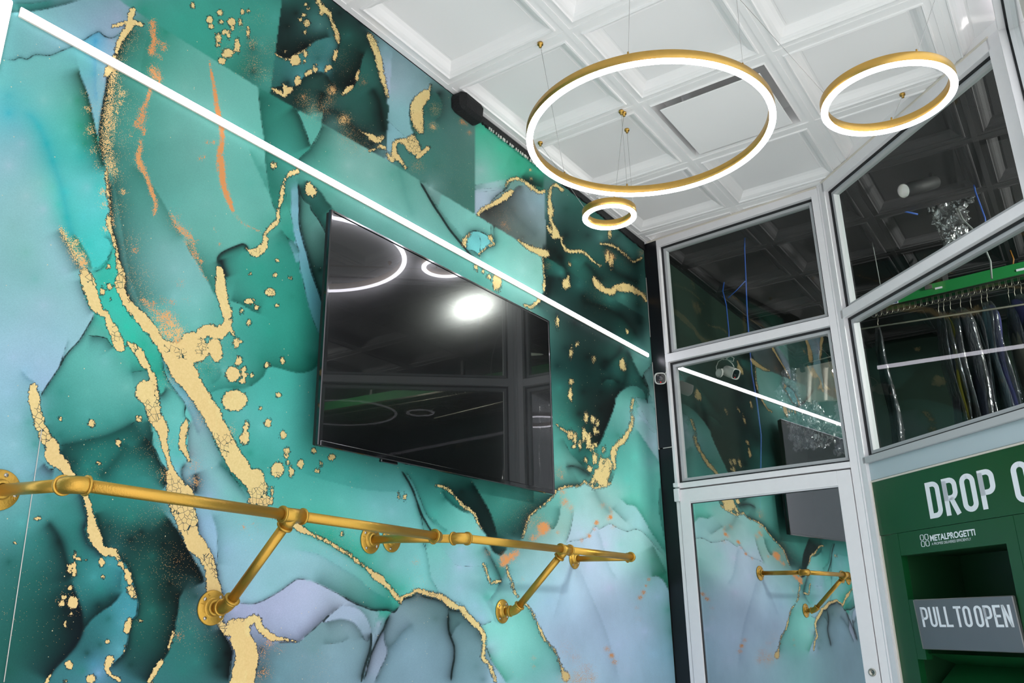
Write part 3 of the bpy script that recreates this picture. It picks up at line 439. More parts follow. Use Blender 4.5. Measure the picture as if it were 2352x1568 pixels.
# sprayed gold dust: x y radius density copper
DUST = """
310 572 10 .55 1 300 312 10 .3 .8
283 215 10 .6 .2 278 235 10 .5 .2 262 190 18 .42 .3 255 230 20 .42 .3 250 280 24 .42 .3 245 330 24 .36 .3 255 365 20 .32 .3 270 140 20 .3 .3 285 110 22 .25 .4 300 90 24 .22 .4 270 250 40 .18 .3 260 400 26 .25 .4 283 440 10 .45 .5 270 480 22 .2 .5 300 560 30 .16 .5 310 640 40 .16 .5 330 690 30 .16 .4 270 330 50 .13 .4
475 327 6 .5 1 490 327 6 .5 1 460 365 6 .5 1 470 360 5 .5 1 400 500 14 .35 1 405 515 12 .4 1 430 535 12 .4 1 445 580 9 .5 1 460 600 8 .5 .9 450 555 8 .4 1 505 560 5 .5 1 492 528 5 .4 1 395 695 9 .45 1 375 690 10 .35 1 352 697 9 .5 1 415 650 10 .25 1 430 690 8 .2 1 350 712 10 .5 .8 380 730 22 .6 .7 395 745 18 .6 .5 400 765 25 .6 .4 375 760 20 .5 .4 360 730 14 .5 .6
170 560 16 .5 .1 180 590 18 .6 .2 190 605 14 .65 .5 235 440 10 .5 .2 238 470 10 .4 .2 242 525 9 .5 .1 215 345 12 .4 .3 208 300 14 .4 .3 202 250 12 .4 .3 195 215 10 .3 .3 222 380 10 .3 .3
400 860 24 .25 .5 465 960 14 .3 .5 450 830 40 .15 .5 480 800 40 .15 .5 530 990 14 .4 .5 445 915 16 .3 .5
220 1060 60 .035 .6 330 1040 50 .05 .6 80 1380 120 .02 .6 330 1380 80 .02 .6 300 1230 60 .06 .5 400 1300 50 .12 .6 440 1440 60 .05 .7 410 1460 12 .35 1 355 1180 40 .06 .6 205 1115 16 .3 .5 378 1010 18 .35 .6 380 1090 20 .3 .6 160 1380 30 .12 .6 345 1070 20 .06 .6
445 1070 16 .3 .8 450 1105 16 .4 .6 600 1500 18 .3 .9 605 1545 18 .35 .9 618 1478 12 .4 .9 640 1490 12 .2 .9 720 1540 50 .03 .5 730 1500 10 .1 .9 570 1205 30 .06 1 560 1210 8 .4 1 580 1203 6 .3 1 780 1235 50 .06 .9 965 1345 30 .1 .9 955 1290 10 .3 .9
580 100 14 .3 .6 580 150 22 .25 .6 605 170 22 .18 .6 610 110 22 .14 .8 595 40 20 .1 .6 560 60 14 .15 .6 520 120 16 .2 .5
700 230 20 .25 .6 720 250 24 .28 .6 697 222 8 .4 .8 762 208 13 .5 .5 755 230 14 .3 .7 740 245 24 .25 .6 790 275 16 .5 .4 800 310 24 .2 .7 830 185 14 .15 1 835 188 7 .4 1 780 140 30 .05 .8 820 330 30 .15 .6 720 120 30 .04 .5
1000 250 14 .3 .4 995 290 10 .5 .5 1000 260 6 .3 .4 960 380 16 .3 .8 1062 280 8 .5 1 1078 305 6 .5 1 1070 285 6 .4 1 1040 400 70 .03 .5 1157 515 8 .4 1 1165 525 8 .3 1 1160 500 20 .1 .9 1218 390 4 .6 .3 1220 410 4 .5 .3
1220 1200 16 .3 .9 1235 1195 18 .25 .9 1210 1170 30 .08 .6 1180 1180 40 .04 .5 1248 1212 16 .8 1 1225 1235 10 .5 1 1245 1222 8 .8 1 1282 1222 6 .5 1 1160 1285 14 .75 1 1175 1278 12 .65 1 1185 1270 10 .6 1 1155 1295 8 .7 1 1120 1270 8 .3 1 1292 1130 10 .4 1 1297 1152 12 .5 1 1310 1165 10 .4 1 1200 1330 6 .3 1
1100 1213 6 .4 1 1402 1187 6 .8 1 1398 1190 8 .4 1 1370 1200 6 .8 1 1365 1215 5 .5 1 1353 1230 7 .6 1 1336 1240 6 .5 1 1408 1210 6 .4 .8 1385 1160 8 .4 1 1490 1330 5 .6 1 1484 1345 5 .5 1 1478 1360 7 .6 1 1470 1372 7 .6 1 1463 1395 6 .4 1 1466 1420 8 .2 1 1395 1490 9 .5 .9 1405 1505 8 .6 .9 1412 1520 8 .5 .9 1300 1490 20 .2 1 1320 1510 16 .3 1 1345 1540 22 .35 1 1330 1560 26 .4 .8 1300 1555 14 .6 .6 1360 1555 16 .4 .8 1225 1510 6 .4 1 1226 1530 5 .4 1 1285 1085 14 .3 1 1290 1095 8 .4 1 1290 960 20 .04 1 1255 610 10 .2 .8
1405 590 9 .5 1 1395 580 8 .4 1 1440 605 20 .03 1 1474 580 10 .3 1 1485 680 14 .2 1 1380 670 30 .05 .5
"""
# dust laid along a line: density copper | x y radius ...
DLINES = """
.8 1|481 140 2 484 160 3 489 185 4 494 215 5 498 245 6 505 275 6 510 305 6 510 330 6 505 350 8 509 375 8 510 400 8 513 420 8 520 445 7 529 468 6 537 488 4
.45 1|537 488 3 548 503 3 562 515 3 585 526 3 603 536 3
.5 1|502 345 3 499 370 4 500 400 3
.65 1|350 52 8 352 75 9 354 95 7 350 113 10 347 122 7
.5 1|362 95 6 378 105 8 372 115 6
.45 1|352 120 5 365 128 5 372 138 5
.6 .9|352 160 12 360 175 13 366 190 6
.55 1|345 205 5 340 225 6 336 235 5 328 255 11 325 275 12 316 285 11 330 298 7 330 312 4
.65 .9|323 325 6 321 345 7 318 365 8 325 385 9 334 400 6 342 420 6 348 440 6 357 462 6 356 480 5 354 495 4
.5 .2|262 165 12 258 190 14 254 220 14 250 250 15 247 280 16 244 310 15 246 340 16 252 370 16 262 395 14
.4 .1|275 200 6 272 230 6 268 260 6 262 290 7 256 330 7 250 350 6
.5 .9|395 495 8 404 515 9 420 530 10 436 545 9 445 572 7 452 590 6 463 605 5
.4 .8|425 552 4 438 580 4 455 605 4 466 628 4 478 645 4
.5 .1|140 525 7 152 548 10 165 568 12 178 590 14 192 608 12
.5 .8|328 690 8 345 705 9 355 715 9 370 725 12 385 740 12 400 755 12
.5 .6|375 740 10 385 765 14 400 775 16 410 790 14
.4 .5|247 410 5 250 440 6 254 480 5 262 520 6
.35 1|1155 1288 8 1170 1280 9 1185 1268 8 1192 1260 4
.5 1|1245 1205 8 1250 1215 12 1240 1225 6 1228 1238 5
.45 1|1400 1165 3 1405 1178 4 1402 1188 5
.35 1|1288 1140 4 1296 1155 6 1306 1165 5 1314 1180 4
"""

def _lin(h):
    v=np.array([int(h[i:i+2],16) for i in (0,2,4)],float)/255
    return np.where(v<=.04045,v/12.92,((v+.055)/1.055)**2.4)
def _pts(s):
    a=np.array([float(t) for t in s.split()]).reshape(-1,2); return a
def _smooth(a,n=4):
    if len(a)<3: return a
    p=np.vstack([2*a[0]-a[1],a,2*a[-1]-a[-2]]); out=[]
    for i in range(1,len(p)-2):
        for t in np.arange(n)/n:
            out.append(.5*((2*p[i])+(-p[i-1]+p[i+1])*t+(2*p[i-1]-5*p[i]+4*p[i+1]-p[i+2])*t*t+(-p[i-1]+3*p[i]-3*p[i+1]+p[i+2])*t**3))
    out.append(a[-1]); return np.array(out)
class Wallpaper:
    X0,Y0,X1,Y1=-90,-60,1620,1640
    def __init__(s,step=3.0):
        s.h=step; s.W=int((s.X1-s.X0)/step)+1; s.H=int((s.Y1-s.Y0)/step)+1
        s.gx=s.X0+np.arange(s.W)*step; s.gy=s.Y0+np.arange(s.H)*step
        s.base=s.diffuse()
        s.col=s.base.copy(); s.line=np.full((s.H,s.W),-9.)
        for (hw,fa,fb,st,c,pts) in EDGES: s.stroke(_smooth(_pts(pts)),hw,fa,fb,st,_lin(c))
        for c in CUTS: s.stroke(_pts(c),.25,0,0,0,_lin('8fc0b8'),line=False)
        s.gold=np.full((s.H,s.W),-9.); s.dust=np.zeros((s.H,s.W)); s.cop=np.zeros((s.H,s.W))
        for ln in GOLD.strip().split('\n'):
            a=np.array([float(t) for t in ln.split()]).reshape(-1,3); a=_smooth(a,3)
            for p,q in zip(a[:-1],a[1:]): s.capsule(p,q)
        b=np.array([float(t) for t in BLOBS.split()]).reshape(-1,4)
        for x,y,rx,ry in b:
            if rx>0: s.ellipse(x,y,rx,ry)
        d=np.array([float(t) for t in DUST.split()]).reshape(-1,5)
        for x,y,r,den,cp in d:
            w=s.win(x-2*r,y-2*r,x+2*r,y+2*r)
            if w is None: continue
            sl,XX,YY=w; g=den*np.exp(-(((XX-x)**2+(YY-y)**2)/r**2)**1.3*.9)
            cur=s.dust[sl]; s.cop[sl]=np.where(g>cur,cp,s.cop[sl]); s.dust[sl]=np.maximum(cur,g)
        for ln in DLINES.strip().split('\n'):
            hd,pt=ln.split('|'); den,cp=map(float,hd.split()); a=_smooth(np.array([float(t) for t in pt.split()]).reshape(-1,3),4)
            for p,q in zip(a[:-1],a[1:]):
                n=max(1,int(np.hypot(*(q-p)[:2])/3))
                for t in range(n):
                    x,y,r=p+(q-p)*t/n; w=s.win(x-2.2*r,y-2.2*r,x+2.2*r,y+2.2*r)
                    if w is None: continue
                    sl,XX,YY=w; g=den*np.exp(-(((XX-x)**2+(YY-y)**2)/r**2)**1.2*.8); cur=s.dust[sl]; s.cop[sl]=np.where(g>cur,cp,s.cop[sl]); s.dust[sl]=np.maximum(cur,g)
        # inks print deeper than a straight mix of their swatches
        Lm=s.col.mean(-1,keepdims=True); s.col*=np.clip(Lm/.11,.02,1)**.42
    def win(s,x0,y0,x1,y1):
        i0=max(0,int((x0-s.X0)/s.h)); i1=min(s.W,int((x1-s.X0)/s.h)+2); j0=max(0,int((y0-s.Y0)/s.h)); j1=min(s.H,int((y1-s.Y0)/s.h)+2)
        if i1<=i0 or j1<=j0: return None
        XX,YY=np.meshgrid(s.gx[i0:i1],s.gy[j0:j1]); return (slice(j0,j1),slice(i0,i1)),XX,YY
    def capsule(s,p,q):
        m=max(p[2],q[2])+12
        w=s.win(min(p[0],q[0])-m,min(p[1],q[1])-m,max(p[0],q[0])+m,max(p[1],q[1])+m)
        if w is None: return
        sl,XX,YY=w; dx,dy=q[0]-p[0],q[1]-p[1]; L=dx*dx+dy*dy+1e-9
        t=np.clip(((XX-p[0])*dx+(YY-p[1])*dy)/L,0,1)
        d=np.hypot(XX-p[0]-t*dx,YY-p[1]-t*dy); s.gold[sl]=np.maximum(s.gold[sl],p[2]+(q[2]-p[2])*t-d)
    def ellipse(s,x,y,rx,ry):
        w=s.win(x-rx-10,y-ry-10,x+rx+10,y+ry+10)
        if w is None: return
        sl,XX,YY=w; k=np.sqrt(((XX-x)/rx)**2+((YY-y)/ry)**2); s.gold[sl]=np.maximum(s.gold[sl],(1-k)*min(rx,ry))
    def stroke(s,a,hw,fa,fb,st,c,line=True):
        m=max(fa,fb)*2.2+8; w=s.win(a[:,0].min()-m,a[:,1].min()-m,a[:,0].max()+m,a[:,1].max()+m)
        if w is None: return
        sl,XX,YY=w; D=np.full(XX.shape,1e9); S=np.zeros(XX.shape); E=np.zeros(XX.shape)
        n=len(a)-1
        for i in range(n):
            p,q=a[i],a[i+1]; dx,dy=q-p; L=dx*dx+dy*dy+1e-9
            tr=((XX-p[0])*dx+(YY-p[1])*dy)/L; t=np.clip(tr,0,1)
            d=np.hypot(XX-p[0]-t*dx,YY-p[1]-t*dy); cr=(dx*(YY-p[1])-dy*(XX-p[0]))/np.sqrt(L)
            b=d<D-1e-6
            # ties at corners: prefer the clearer side
            tie=np.abs(d-D)<=1e-6; b=b|(tie&(np.abs(cr)>np.abs(S)))
            D=np.where(b,d,D); S=np.where(b,cr,S)
            u=(i+t)/n; E=np.where(b,u,E)
        taper=np.clip(np.minimum(E,1-E)*7+.12,0,1)
        if line and hw>0: s.line[sl]=np.maximum(s.line[sl],hw*np.clip(taper*1.6,.25,1)-D)
        f=np.where(S>0,max(fa,.01),max(fb,.01)); act=np.where(S>0,fa>0,fb>0)
        k=st*np.exp(-(D/f)**1.15*1.1)*act*np.minimum(1,taper*1.3)
        # strokes end softly instead of wrapping round their tip
        s.col[sl]=s.col[sl]*(1-k[...,None])+c*k[...,None]
    def barrier(s):
        m=np.ones((s.H,s.W))
        def draw(a):
            for p,q in zip(a[:-1],a[1:]):
                n=int(max(abs(q-p))/s.h*1.5)+2
                for t in np.linspace(0,1,n):
                    x,y=p+(q-p)*t; i=int(round((x-s.X0)/s.h)); j=int(round((y-s.Y0)/s.h))
                    if 0<=i<s.W and 0<=j<s.H: m[j,i]=0
                    fi=(x-s.X0)/s.h; i2=i+(1 if fi>i else -1)
                    if 0<=i2<s.W and 0<=j<s.H: m[j,i2]=0
        for e in EDGES:
            if e[0]>0: draw(_smooth(_pts(e[5])))
        for c in CUTS: draw(_pts(c))
        return m
    def diffuse(s):
        m=s.barrier(); C=np.zeros((s.H,s.W,3)); Wt=np.zeros((s.H,s.W))
        t=SEEDS.split()
        for k in range(0,len(t),3):
            x,y,c=float(t[k]),float(t[k+1]),_lin(t[k+2])
            w=s.win(x-4,y-4,x+4,y+4)
            if w is None: continue
            sl,XX,YY=w; g=np.exp(-((XX-x)**2+(YY-y)**2)/9.)*m[sl]
            C[sl]+=g[...,None]*c; Wt[sl]+=g
        levels=[(m,C,Wt)]
        while min(levels[-1][0].shape)>12:
            m_,C_,W_=levels[-1]; H,W=m_.shape; H2,W2=H//2,W//2
            r=lambda A:(A[:H2*2,:W2*2].reshape((H2,2,W2,2)+A.shape[2:])).sum((1,3))
            mm=r(m_)/4; lv=len(levels)
            mm=np.where(mm<(.99 if lv<=2 else .6),0.,1.) if lv<=3 else np.ones_like(mm)
            levels.append((mm,r(C_),r(W_)))
        U=None
        for lv in range(len(levels)-1,-1,-1):
            m_,C_,W_=levels[lv]; H,W=m_.shape
            lam=.35*W_; tgt=C_/np.maximum(W_,1e-9)[...,None]
            if U is None: U=np.ones((H,W,3))*(C_.sum((0,1))/W_.sum())
            else:
                U=np.repeat(np.repeat(U,2,0),2,1); U=np.pad(U,((0,max(0,H-U.shape[0])),(0,max(0,W-U.shape[1])),(0,0)),mode='edge')[:H,:W]
            mp=np.pad(m_,1); wN,wS,wW,wE=mp[:-2,1:-1],mp[2:,1:-1],mp[1:-1,:-2],mp[1:-1,2:]
            ws=(wN+wS+wW+wE)+1e-4
            for it in range((60,70,60,60)[lv] if lv<4 else 80):
                P=np.pad(U,((1,1),(1,1),(0,0)),mode='edge')
                A=P[:-2,1:-1]*wN[...,None]+P[2:,1:-1]*wS[...,None]+P[1:-1,:-2]*wW[...,None]+P[1:-1,2:]*wE[...,None]+U*1e-4
                U=(A+lam[...,None]*tgt*4)/(ws+lam*4)[...,None]
            if lv==0:   # fill the cut cells
                pass
        return U
    def sample(s,x,y):
        fx=np.clip((x-s.X0)/s.h,0,s.W-1.001); fy=np.clip((y-s.Y0)/s.h,0,s.H-1.001)
        i=fx.astype(int); j=fy.astype(int); a=(fx-i)[:,None]; b=(fy-j)[:,None]
        st=np.dstack([s.col,s.gold,s.line,s.dust,s.cop])
        return (st[j,i]*(1-a)+st[j,i+1]*a)*(1-b)+(st[j+1,i]*(1-a)+st[j+1,i+1]*a)*b
# ---------------------------------------------------------------- the printed wall
def build_mural():
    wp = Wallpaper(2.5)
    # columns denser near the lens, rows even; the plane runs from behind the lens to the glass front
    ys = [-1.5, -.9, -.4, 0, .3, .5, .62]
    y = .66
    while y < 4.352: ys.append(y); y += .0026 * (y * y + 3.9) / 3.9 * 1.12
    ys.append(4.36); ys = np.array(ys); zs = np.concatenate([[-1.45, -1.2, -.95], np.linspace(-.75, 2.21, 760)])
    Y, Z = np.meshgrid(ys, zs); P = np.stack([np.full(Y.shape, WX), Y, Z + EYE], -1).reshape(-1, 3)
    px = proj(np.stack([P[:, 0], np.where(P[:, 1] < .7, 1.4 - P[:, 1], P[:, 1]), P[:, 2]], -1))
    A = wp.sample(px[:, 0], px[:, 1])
    gain = np.interp(P[:, 1], [.7, 1.6, 2.4, 3.2, 4.3], FALLOFF_GAIN); A[:, :3] = np.minimum(A[:, :3] * gain[:, None], .92)   # light falloff offset in the ink colours: darker near, paler far
    nx, nz = len(ys), len(zs); me = bpy.data.meshes.new('wall_left'); me.vertices.add(len(P)); me.vertices.foreach_set('co', P.ravel().astype(np.float32))
    i, j = np.meshgrid(np.arange(nx-1), np.arange(nz-1)); a = (j*nx+i).ravel(); q = np.stack([a, a+1, a+1+nx, a+nx], -1)
    me.loops.add(q.size); me.loops.foreach_set('vertex_index', q.ravel().astype(np.int32)); me.polygons.add(len(q))
    me.polygons.foreach_set('loop_start', np.arange(0, q.size, 4, dtype=np.int32)); me.update(calc_edges=True)
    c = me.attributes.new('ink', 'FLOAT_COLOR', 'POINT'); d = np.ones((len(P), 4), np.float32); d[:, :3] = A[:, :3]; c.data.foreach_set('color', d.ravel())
    c = me.attributes.new('leaf', 'FLOAT_COLOR', 'POINT'); d = A[:, 3:7].astype(np.float32); c.data.foreach_set('color', d.ravel().copy())
    o = bpy.data.objects.new('wall_left', me); C.objects.link(o); struct(o)
    m = bpy.data.materials.new('ink_and_gold_wallpaper'); m.use_nodes = True; nt = m.node_tree; L = nt.links.new; N = nt.nodes.new; b = nt.nodes['Principled BSDF']
    ai = N('ShaderNodeAttribute'); ai.attribute_name = 'ink'; al = N('ShaderNodeAttribute'); al.attribute_name = 'leaf'
    sp = N('ShaderNodeSeparateColor'); L(al.outputs['Color'], sp.inputs[0]); gold, line, dust = sp.outputs; cop = al.outputs['Alpha']
    tc = N('ShaderNodeTexCoord'); pos = tc.outputs['Object']
    def math_(op, a, b_=None, c_=None, clamp=False):
        n = N('ShaderNodeMath'); n.operation = op; n.use_clamp = clamp
        for k, v in enumerate((a, b_, c_)):
            if v is None: continue
            if isinstance(v, (int, float)): n.inputs[k].default_value = v
            else: L(v, n.inputs[k])
        return n.outputs[0]
    def noise(sc, det=4, rough=.6):
        n = N('ShaderNodeTexNoise'); n.inputs['Scale'].default_value = sc; n.inputs['Detail'].default_value = det; n.inputs['Roughness'].default_value = rough; L(pos, n.inputs['Vector']); return n.outputs['Fac']
    def mix(f, a, b_, mode='MIX'):
        n = N('ShaderNodeMix'); n.data_type = 'RGBA'; n.blend_type = mode
        for k, v in ((0, f), (6, a), (7, b_)):
            if isinstance(v, (int, float)): n.inputs[k].default_value = v
            elif isinstance(v, tuple): n.inputs[k].default_value = v
            else: L(v, n.inputs[k])
        return n.outputs[2]
    n1 = noise(45, 6, .65); n2 = noise(180, 4, .6); n3 = noise(420, 2); nw = noise(7, 3); nb = noise(2.3, 4)
    # soft pigment clouding
    col = ai.outputs['Color']
    cl = N('ShaderNodeMapRange'); L(nb, cl.inputs[0]); cl.inputs[1].default_value = .3; cl.inputs[2].default_value = .7; cl.inputs[3].default_value = .88; cl.inputs[4].default_value = 1.1
    cg = N('ShaderNodeCombineColor'); [L(cl.outputs[0], cg.inputs[k]) for k in range(3)]
    col = mix(1, col, cg.outputs[0], 'MULTIPLY')
    gr = N('ShaderNodeMapRange'); L(n3, gr.inputs[0]); gr.inputs[1].default_value = .3; gr.inputs[2].default_value = .7; gr.inputs[3].default_value = .93; gr.inputs[4].default_value = 1.06
    cg2 = N('ShaderNodeCombineColor'); [L(gr.outputs[0], cg2.inputs[k]) for k in range(3)]
    col = mix(1, col, cg2.outputs[0], 'MULTIPLY')
    # fine ink lines, thickness wandering
    lw = math_('ADD', line, math_('MULTIPLY', math_('SUBTRACT', n1, .5), 2.6))
    lm = math_('MULTIPLY', math_('MULTIPLY_ADD', lw, .9, .55, True), .9)
    col = mix(lm, col, srgb('14201f'))
    # gold leaf: body, dark rim, cracks
    g = math_('ADD', gold, math_('ADD', math_('MULTIPLY', math_('SUBTRACT', n1, .5), 13), math_('MULTIPLY', math_('SUBTRACT', n2, .5), 10)))
    rim = math_('MULTIPLY', math_('MULTIPLY_ADD', g, .6, 1.6, True), .85)
    col = mix(rim, col, srgb('1a1c1c'))
    vor = N('ShaderNodeTexVoronoi'); vor.feature = 'DISTANCE_TO_EDGE'; vor.inputs['Scale'].default_value = 75; L(pos, vor.inputs['Vector'])
    crack = math_('MULTIPLY', math_('LESS_THAN', vor.outputs['Distance'], .035), math_('GREATER_THAN', nw, .56))
    body = math_('MULTIPLY', math_('MULTIPLY_ADD', g, 1.2, .2, True), math_('SUBTRACT', 1, crack))
    # dust: grains whose share follows the density
    vd = N('ShaderNodeTexVoronoi'); vd.inputs['Scale'].default_value = 460; L(pos, vd.inputs['Vector'])
    sc = N('ShaderNodeSeparateColor'); L(vd.outputs['Color'], sc.inputs[0])
    grain = math_('MULTIPLY', math_('LESS_THAN', sc.outputs[0], math_('MULTIPLY', dust, math_('MULTIPLY_ADD', n1, 3.2, -.15))), math_('LESS_THAN', vd.outputs['Distance'], math_('MULTIPLY_ADD', dust, .9, .28)))
    gcol = mix(n2, srgb('c9b071'), srgb('e6cf96'))
    dcol = mix(cop, srgb('d9bf83'), srgb('cf8c55'))
    col = mix(grain, col, dcol)
    # stray pale specks everywhere
    vs_ = N('ShaderNodeTexVoronoi'); vs_.inputs['Scale'].default_value = 110; L(pos, vs_.inputs['Vector'])
    ss = N('ShaderNodeSeparateColor'); L(vs_.outputs['Color'], ss.inputs[0])
    stray = math_('MULTIPLY', math_('MULTIPLY', math_('LESS_THAN', ss.outputs[1], .02), math_('LESS_THAN', vs_.outputs['Distance'], .16)), .8)
    col = mix(stray, col, srgb('d5c69c'))
    gc = mix(math_('MULTIPLY', cop, .25), gcol, srgb('d09a62'))
    col = mix(body, col, gc)
    L(col, b.inputs['Base Color']); b.inputs['Roughness'].default_value = .55; b.inputs['Specular IOR Level'].default_value = .08
    me.materials.append(m); return o
SKY = 2.2; SUN = 5; SUNEL = math.radians(66); EXPO = 0.12; SPOT = 1200; FALLOFF_GAIN = [.80, .84, .95, 1.15, 1.35]
# ---------------------------------------------------------------- shell
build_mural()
# coffered ceiling: tiles 61 cm on a grid, cut along the glass front
def ceiling_mesh():
    P = .612; prof = [(0, .004), (.012, .004), (.0125, .007), (.036, .007), (.038, .002), (.044, .001), (.047, .009), (.056, .011), (.066, .017), (.080, .034), (.092, .043), (.1, .044), (.103, .041)]
    mb = MB()
    for ix in range(-1, 9):
        for iy in range(-5, 10):
            x0 = -1.957 + ix * P; y0 = 2.413 + (iy - 1) * P; cx, cy = x0 + P/2, y0 + P/2
            vent = (ix == 1 and iy == 2)
            pr = prof if not vent else [(0, .004), (.012, .004), (.0125, .010), (.040, .010), (.044, .002), (.05, .10)]
            vs = []; fs = []
            for d, h in pr:
                a = P/2 - d; vs += [(cx-a, cy-a, CEIL+h), (cx+a, cy-a, CEIL+h), (cx+a, cy+a, CEIL+h), (cx-a, cy+a, CEIL+h)]
            for i in range(len(pr)-1):
                for k in range(4): fs.append((i*4+k, i*4+(k+1) % 4, (i+1)*4+(k+1) % 4, (i+1)*4+k))
            o = (len(pr)-1)*4; fs.append((o, o+1, o+2, o+3)); mb.add(vs, fs)
    mb.box((-2.2, -1.5, CEIL+.12), (3.5, 8.5, CEIL+.2))
    return mb
def cut(o, cuts):
    bm = bmesh.new(); bm.from_mesh(o.data); bmesh.ops.remove_doubles(bm, verts=bm.verts, dist=.0004)
    for co, no in cuts:
        bmesh.ops.bisect_plane(bm, geom=bm.verts[:] + bm.edges[:] + bm.faces[:], plane_co=co, plane_no=no, clear_outer=True)
    bm.to_mesh(o.data); bm.free()
cm = ceiling_mesh()
front = cm.build('ceiling', M['white_tile']); cut(front, [((0, -1.5, 0), (0, -1, 0)), (C0 - nC*.03, -nC), (J - nD*.03, -nD), ((.10, 0, 0), (1, 0, 0)), ((WX, 0, 0), (-1, 0, 0))]); struct(front)
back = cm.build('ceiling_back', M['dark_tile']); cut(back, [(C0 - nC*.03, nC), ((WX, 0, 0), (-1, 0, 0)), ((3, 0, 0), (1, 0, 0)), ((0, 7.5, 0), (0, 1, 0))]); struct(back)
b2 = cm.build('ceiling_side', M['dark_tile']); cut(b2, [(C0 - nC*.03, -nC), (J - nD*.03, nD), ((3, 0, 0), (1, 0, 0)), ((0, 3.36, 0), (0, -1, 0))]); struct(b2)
struct(MB().box((-1.99, -1.5, -.1), (3, 7.5, .0)).build('floor', M['floor']))
struct(MB().box((-2.2, -1.7, 0), (.4, -1.5, CEIL+.2)).build('wall_light_block', M['infill']))  # unseen wall, added to cut the light from behind the lens
struct(MB().box((-30, -40, -.3), (30, 30, -.1)).build('ground', M['ground']))
struct(MB().box((WX-.25, -1.5, 0), (WX-.004, 4.36, CEIL+.1)).build('wall_side', M['black_board']))
struct(MB().box((WX-.25, 4.40, 0), (WX, 7.5, CEIL+.1)).build('wall_back_left', M['green_wall']))
struct(MB().box((-2.2, 7.5, 0), (3.2, 7.7, CEIL+.1)).build('wall_back', M['green_wall']))
struct(MB().box((3, 3.4, 0), (3.2, 7.5, CEIL+.1)).build('wall_right', M['green_wall']))
struct(MB().box((.165, 3.31, 0), (3.2, 3.40, CEIL+.1)).build('wall_street', M['infill']))
# ---- glass front
def frame_parts(T, s0, s1, z0, z1, name, pane, label=None):
    """one glazed opening: black gasket, grey stop, pane"""
    e = thing(name, '', ''); del e['label']; del e['category']; struct(e); e.location = T @ Vector((s0, .03, z0))
    bpy.context.view_layer.update()
    for (a, d0, d1, m, nm) in ((.0, .026, .07, 'gasket', 'gasket'), (.011, .034, .07, 'alu_grey', 'window_frame')):
        w = .011 if a == 0 else .017; mb = MB()
        mb.box((s0+a, d0, z0+a), (s0+a+w, d1, z1-a), T); mb.box((s1-a-w, d0, z0+a), (s1-a, d1, z1-a), T)
        mb.box((s0+a+w, d0, z1-a-w), (s1-a-w, d1, z1-a), T); mb.box((s0+a+w, d0, z0+a), (s1-a-w, d1, z0+a+w), T)
        mb.build(nm, M[m], e)
    g = MB(); g.box((s0+.02, .050, z0+.02), (s1-.02, .056, z1-.02), T)
    g.mi = [0, 0, 1, 0, 0, 0]
    g.build('pane', [G_CLEAR, pane], e); return e
G_CLEAR = glass('pane_back', 0.0, 0, 'f4f8f6'); G_CLEAR.node_tree.nodes['Map Range'].inputs[4].default_value = .0
G_UP = glass('pane_upper', .035, .003); G_LOW = glass('pane_lower', .30, .003); G_D = glass('pane_angled', .04, .003)
G_DOOR = glass('pane_door', .78, .012, 'c8d0d0')
frame_parts(TC, .104, 1.047, 1.47, 2.162, 'window_1', G_UP)
frame_parts(TC, .104, 1.047, .716, 1.42, 'window_2', G_LOW)
frame_parts(TD, .062, 1.238, 1.476, 2.150, 'window_3', G_D)
frame_parts(TD, .062, 1.238, .722, 1.430, 'window_4', G_D)
frame_parts(TE, .075, 2.62, -1.40, 2.150, 'window_5', G_D)
def bar(T, a, b, name, m='alu', e=.0015): return struct(MB().bbox(a, b, e, T).build(name, M[m]))
FL = -EYE
bar(TC, (.086, 0, 2.162), (1.05, .1, 2.208), 'trim_1'); bar(TC, (.086, 0, 1.42), (1.047, .09, 1.47), 'trim_2'); bar(TC, (.086, 0, .686), (1.047, .09, .716), 'trim_3')
bar(TC, (.086, 0, .716), (.104, .09, 1.42), 'trim_4'); bar(TC, (.086, 0, 1.47), (.104, .09, 2.162), 'trim_5'); bar(TC, (.086, .001, FL), (.106, .09, .686), 'trim_6')
bar(TD, (.045, 0, 2.150), (1.25, .1, 2.208), 'trim_7'); bar(TD, (.045, 0, 1.430), (1.238, .09, 1.476), 'trim_8'); bar(TD, (.045, 0, .690), (1.238, .09, .722), 'trim_9', 'alu_grey')
bar(TD, (.045, .018, .608), (1.238, .09, .690), 'trim_10', 'infill')
# corner post between the two glass walls: flat face, groove and side face
pm = MB(); c = [Vector(p) for p in (tuple((C0+uC*1.047)[:2]), tuple((C0+uC*1.082)[:2]), tuple((J+uD*.010)[:2]), tuple((J+uD*.014-nD*.006)[:2]), tuple((J+uD*.028-nD*.006)[:2]), tuple((J+uD*.031)[:2]), tuple((J+uD*.062)[:2]), tuple((J+uD*.062-nD*.09)[:2]), tuple((C0+uC*1.047-nC*.09)[:2]))]
n = len(c); vs = [(p.x, p.y, 0) for p in c] + [(p.x, p.y, CEIL-.002) for p in c]
pm.add(vs, [(k, (k+1) % n, n+(k+1) % n, n+k) for k in range(n)] + [tuple(range(n-1, -1, -1)), tuple(range(n, 2*n))]); struct(pm.build('trim_11', M['alu']))
bar(TD, (1.238, 0, FL), (1.30, .09, 2.208), 'trim_12'); bar(TE, (0, -.002, FL), (.075, .1, 2.208), 'trim_13')
bar(TE, (.075, 0, 2.150), (2.62, .1, 2.208), 'trim_14'); bar(TE, (2.62, -.025, FL), (2.77, .11, 2.3), 'trim_15')
bar(TD, (.045, .02, FL), (.058, .09, .608), 'trim_16', 'infill'); bar(TD, (.058, .012, FL), (.066, .09, .606), 'trim_17', 'alu_edge'); bar(TD, (.066, .012, .598), (1.238, .09, .606), 'trim_18', 'alu_edge')
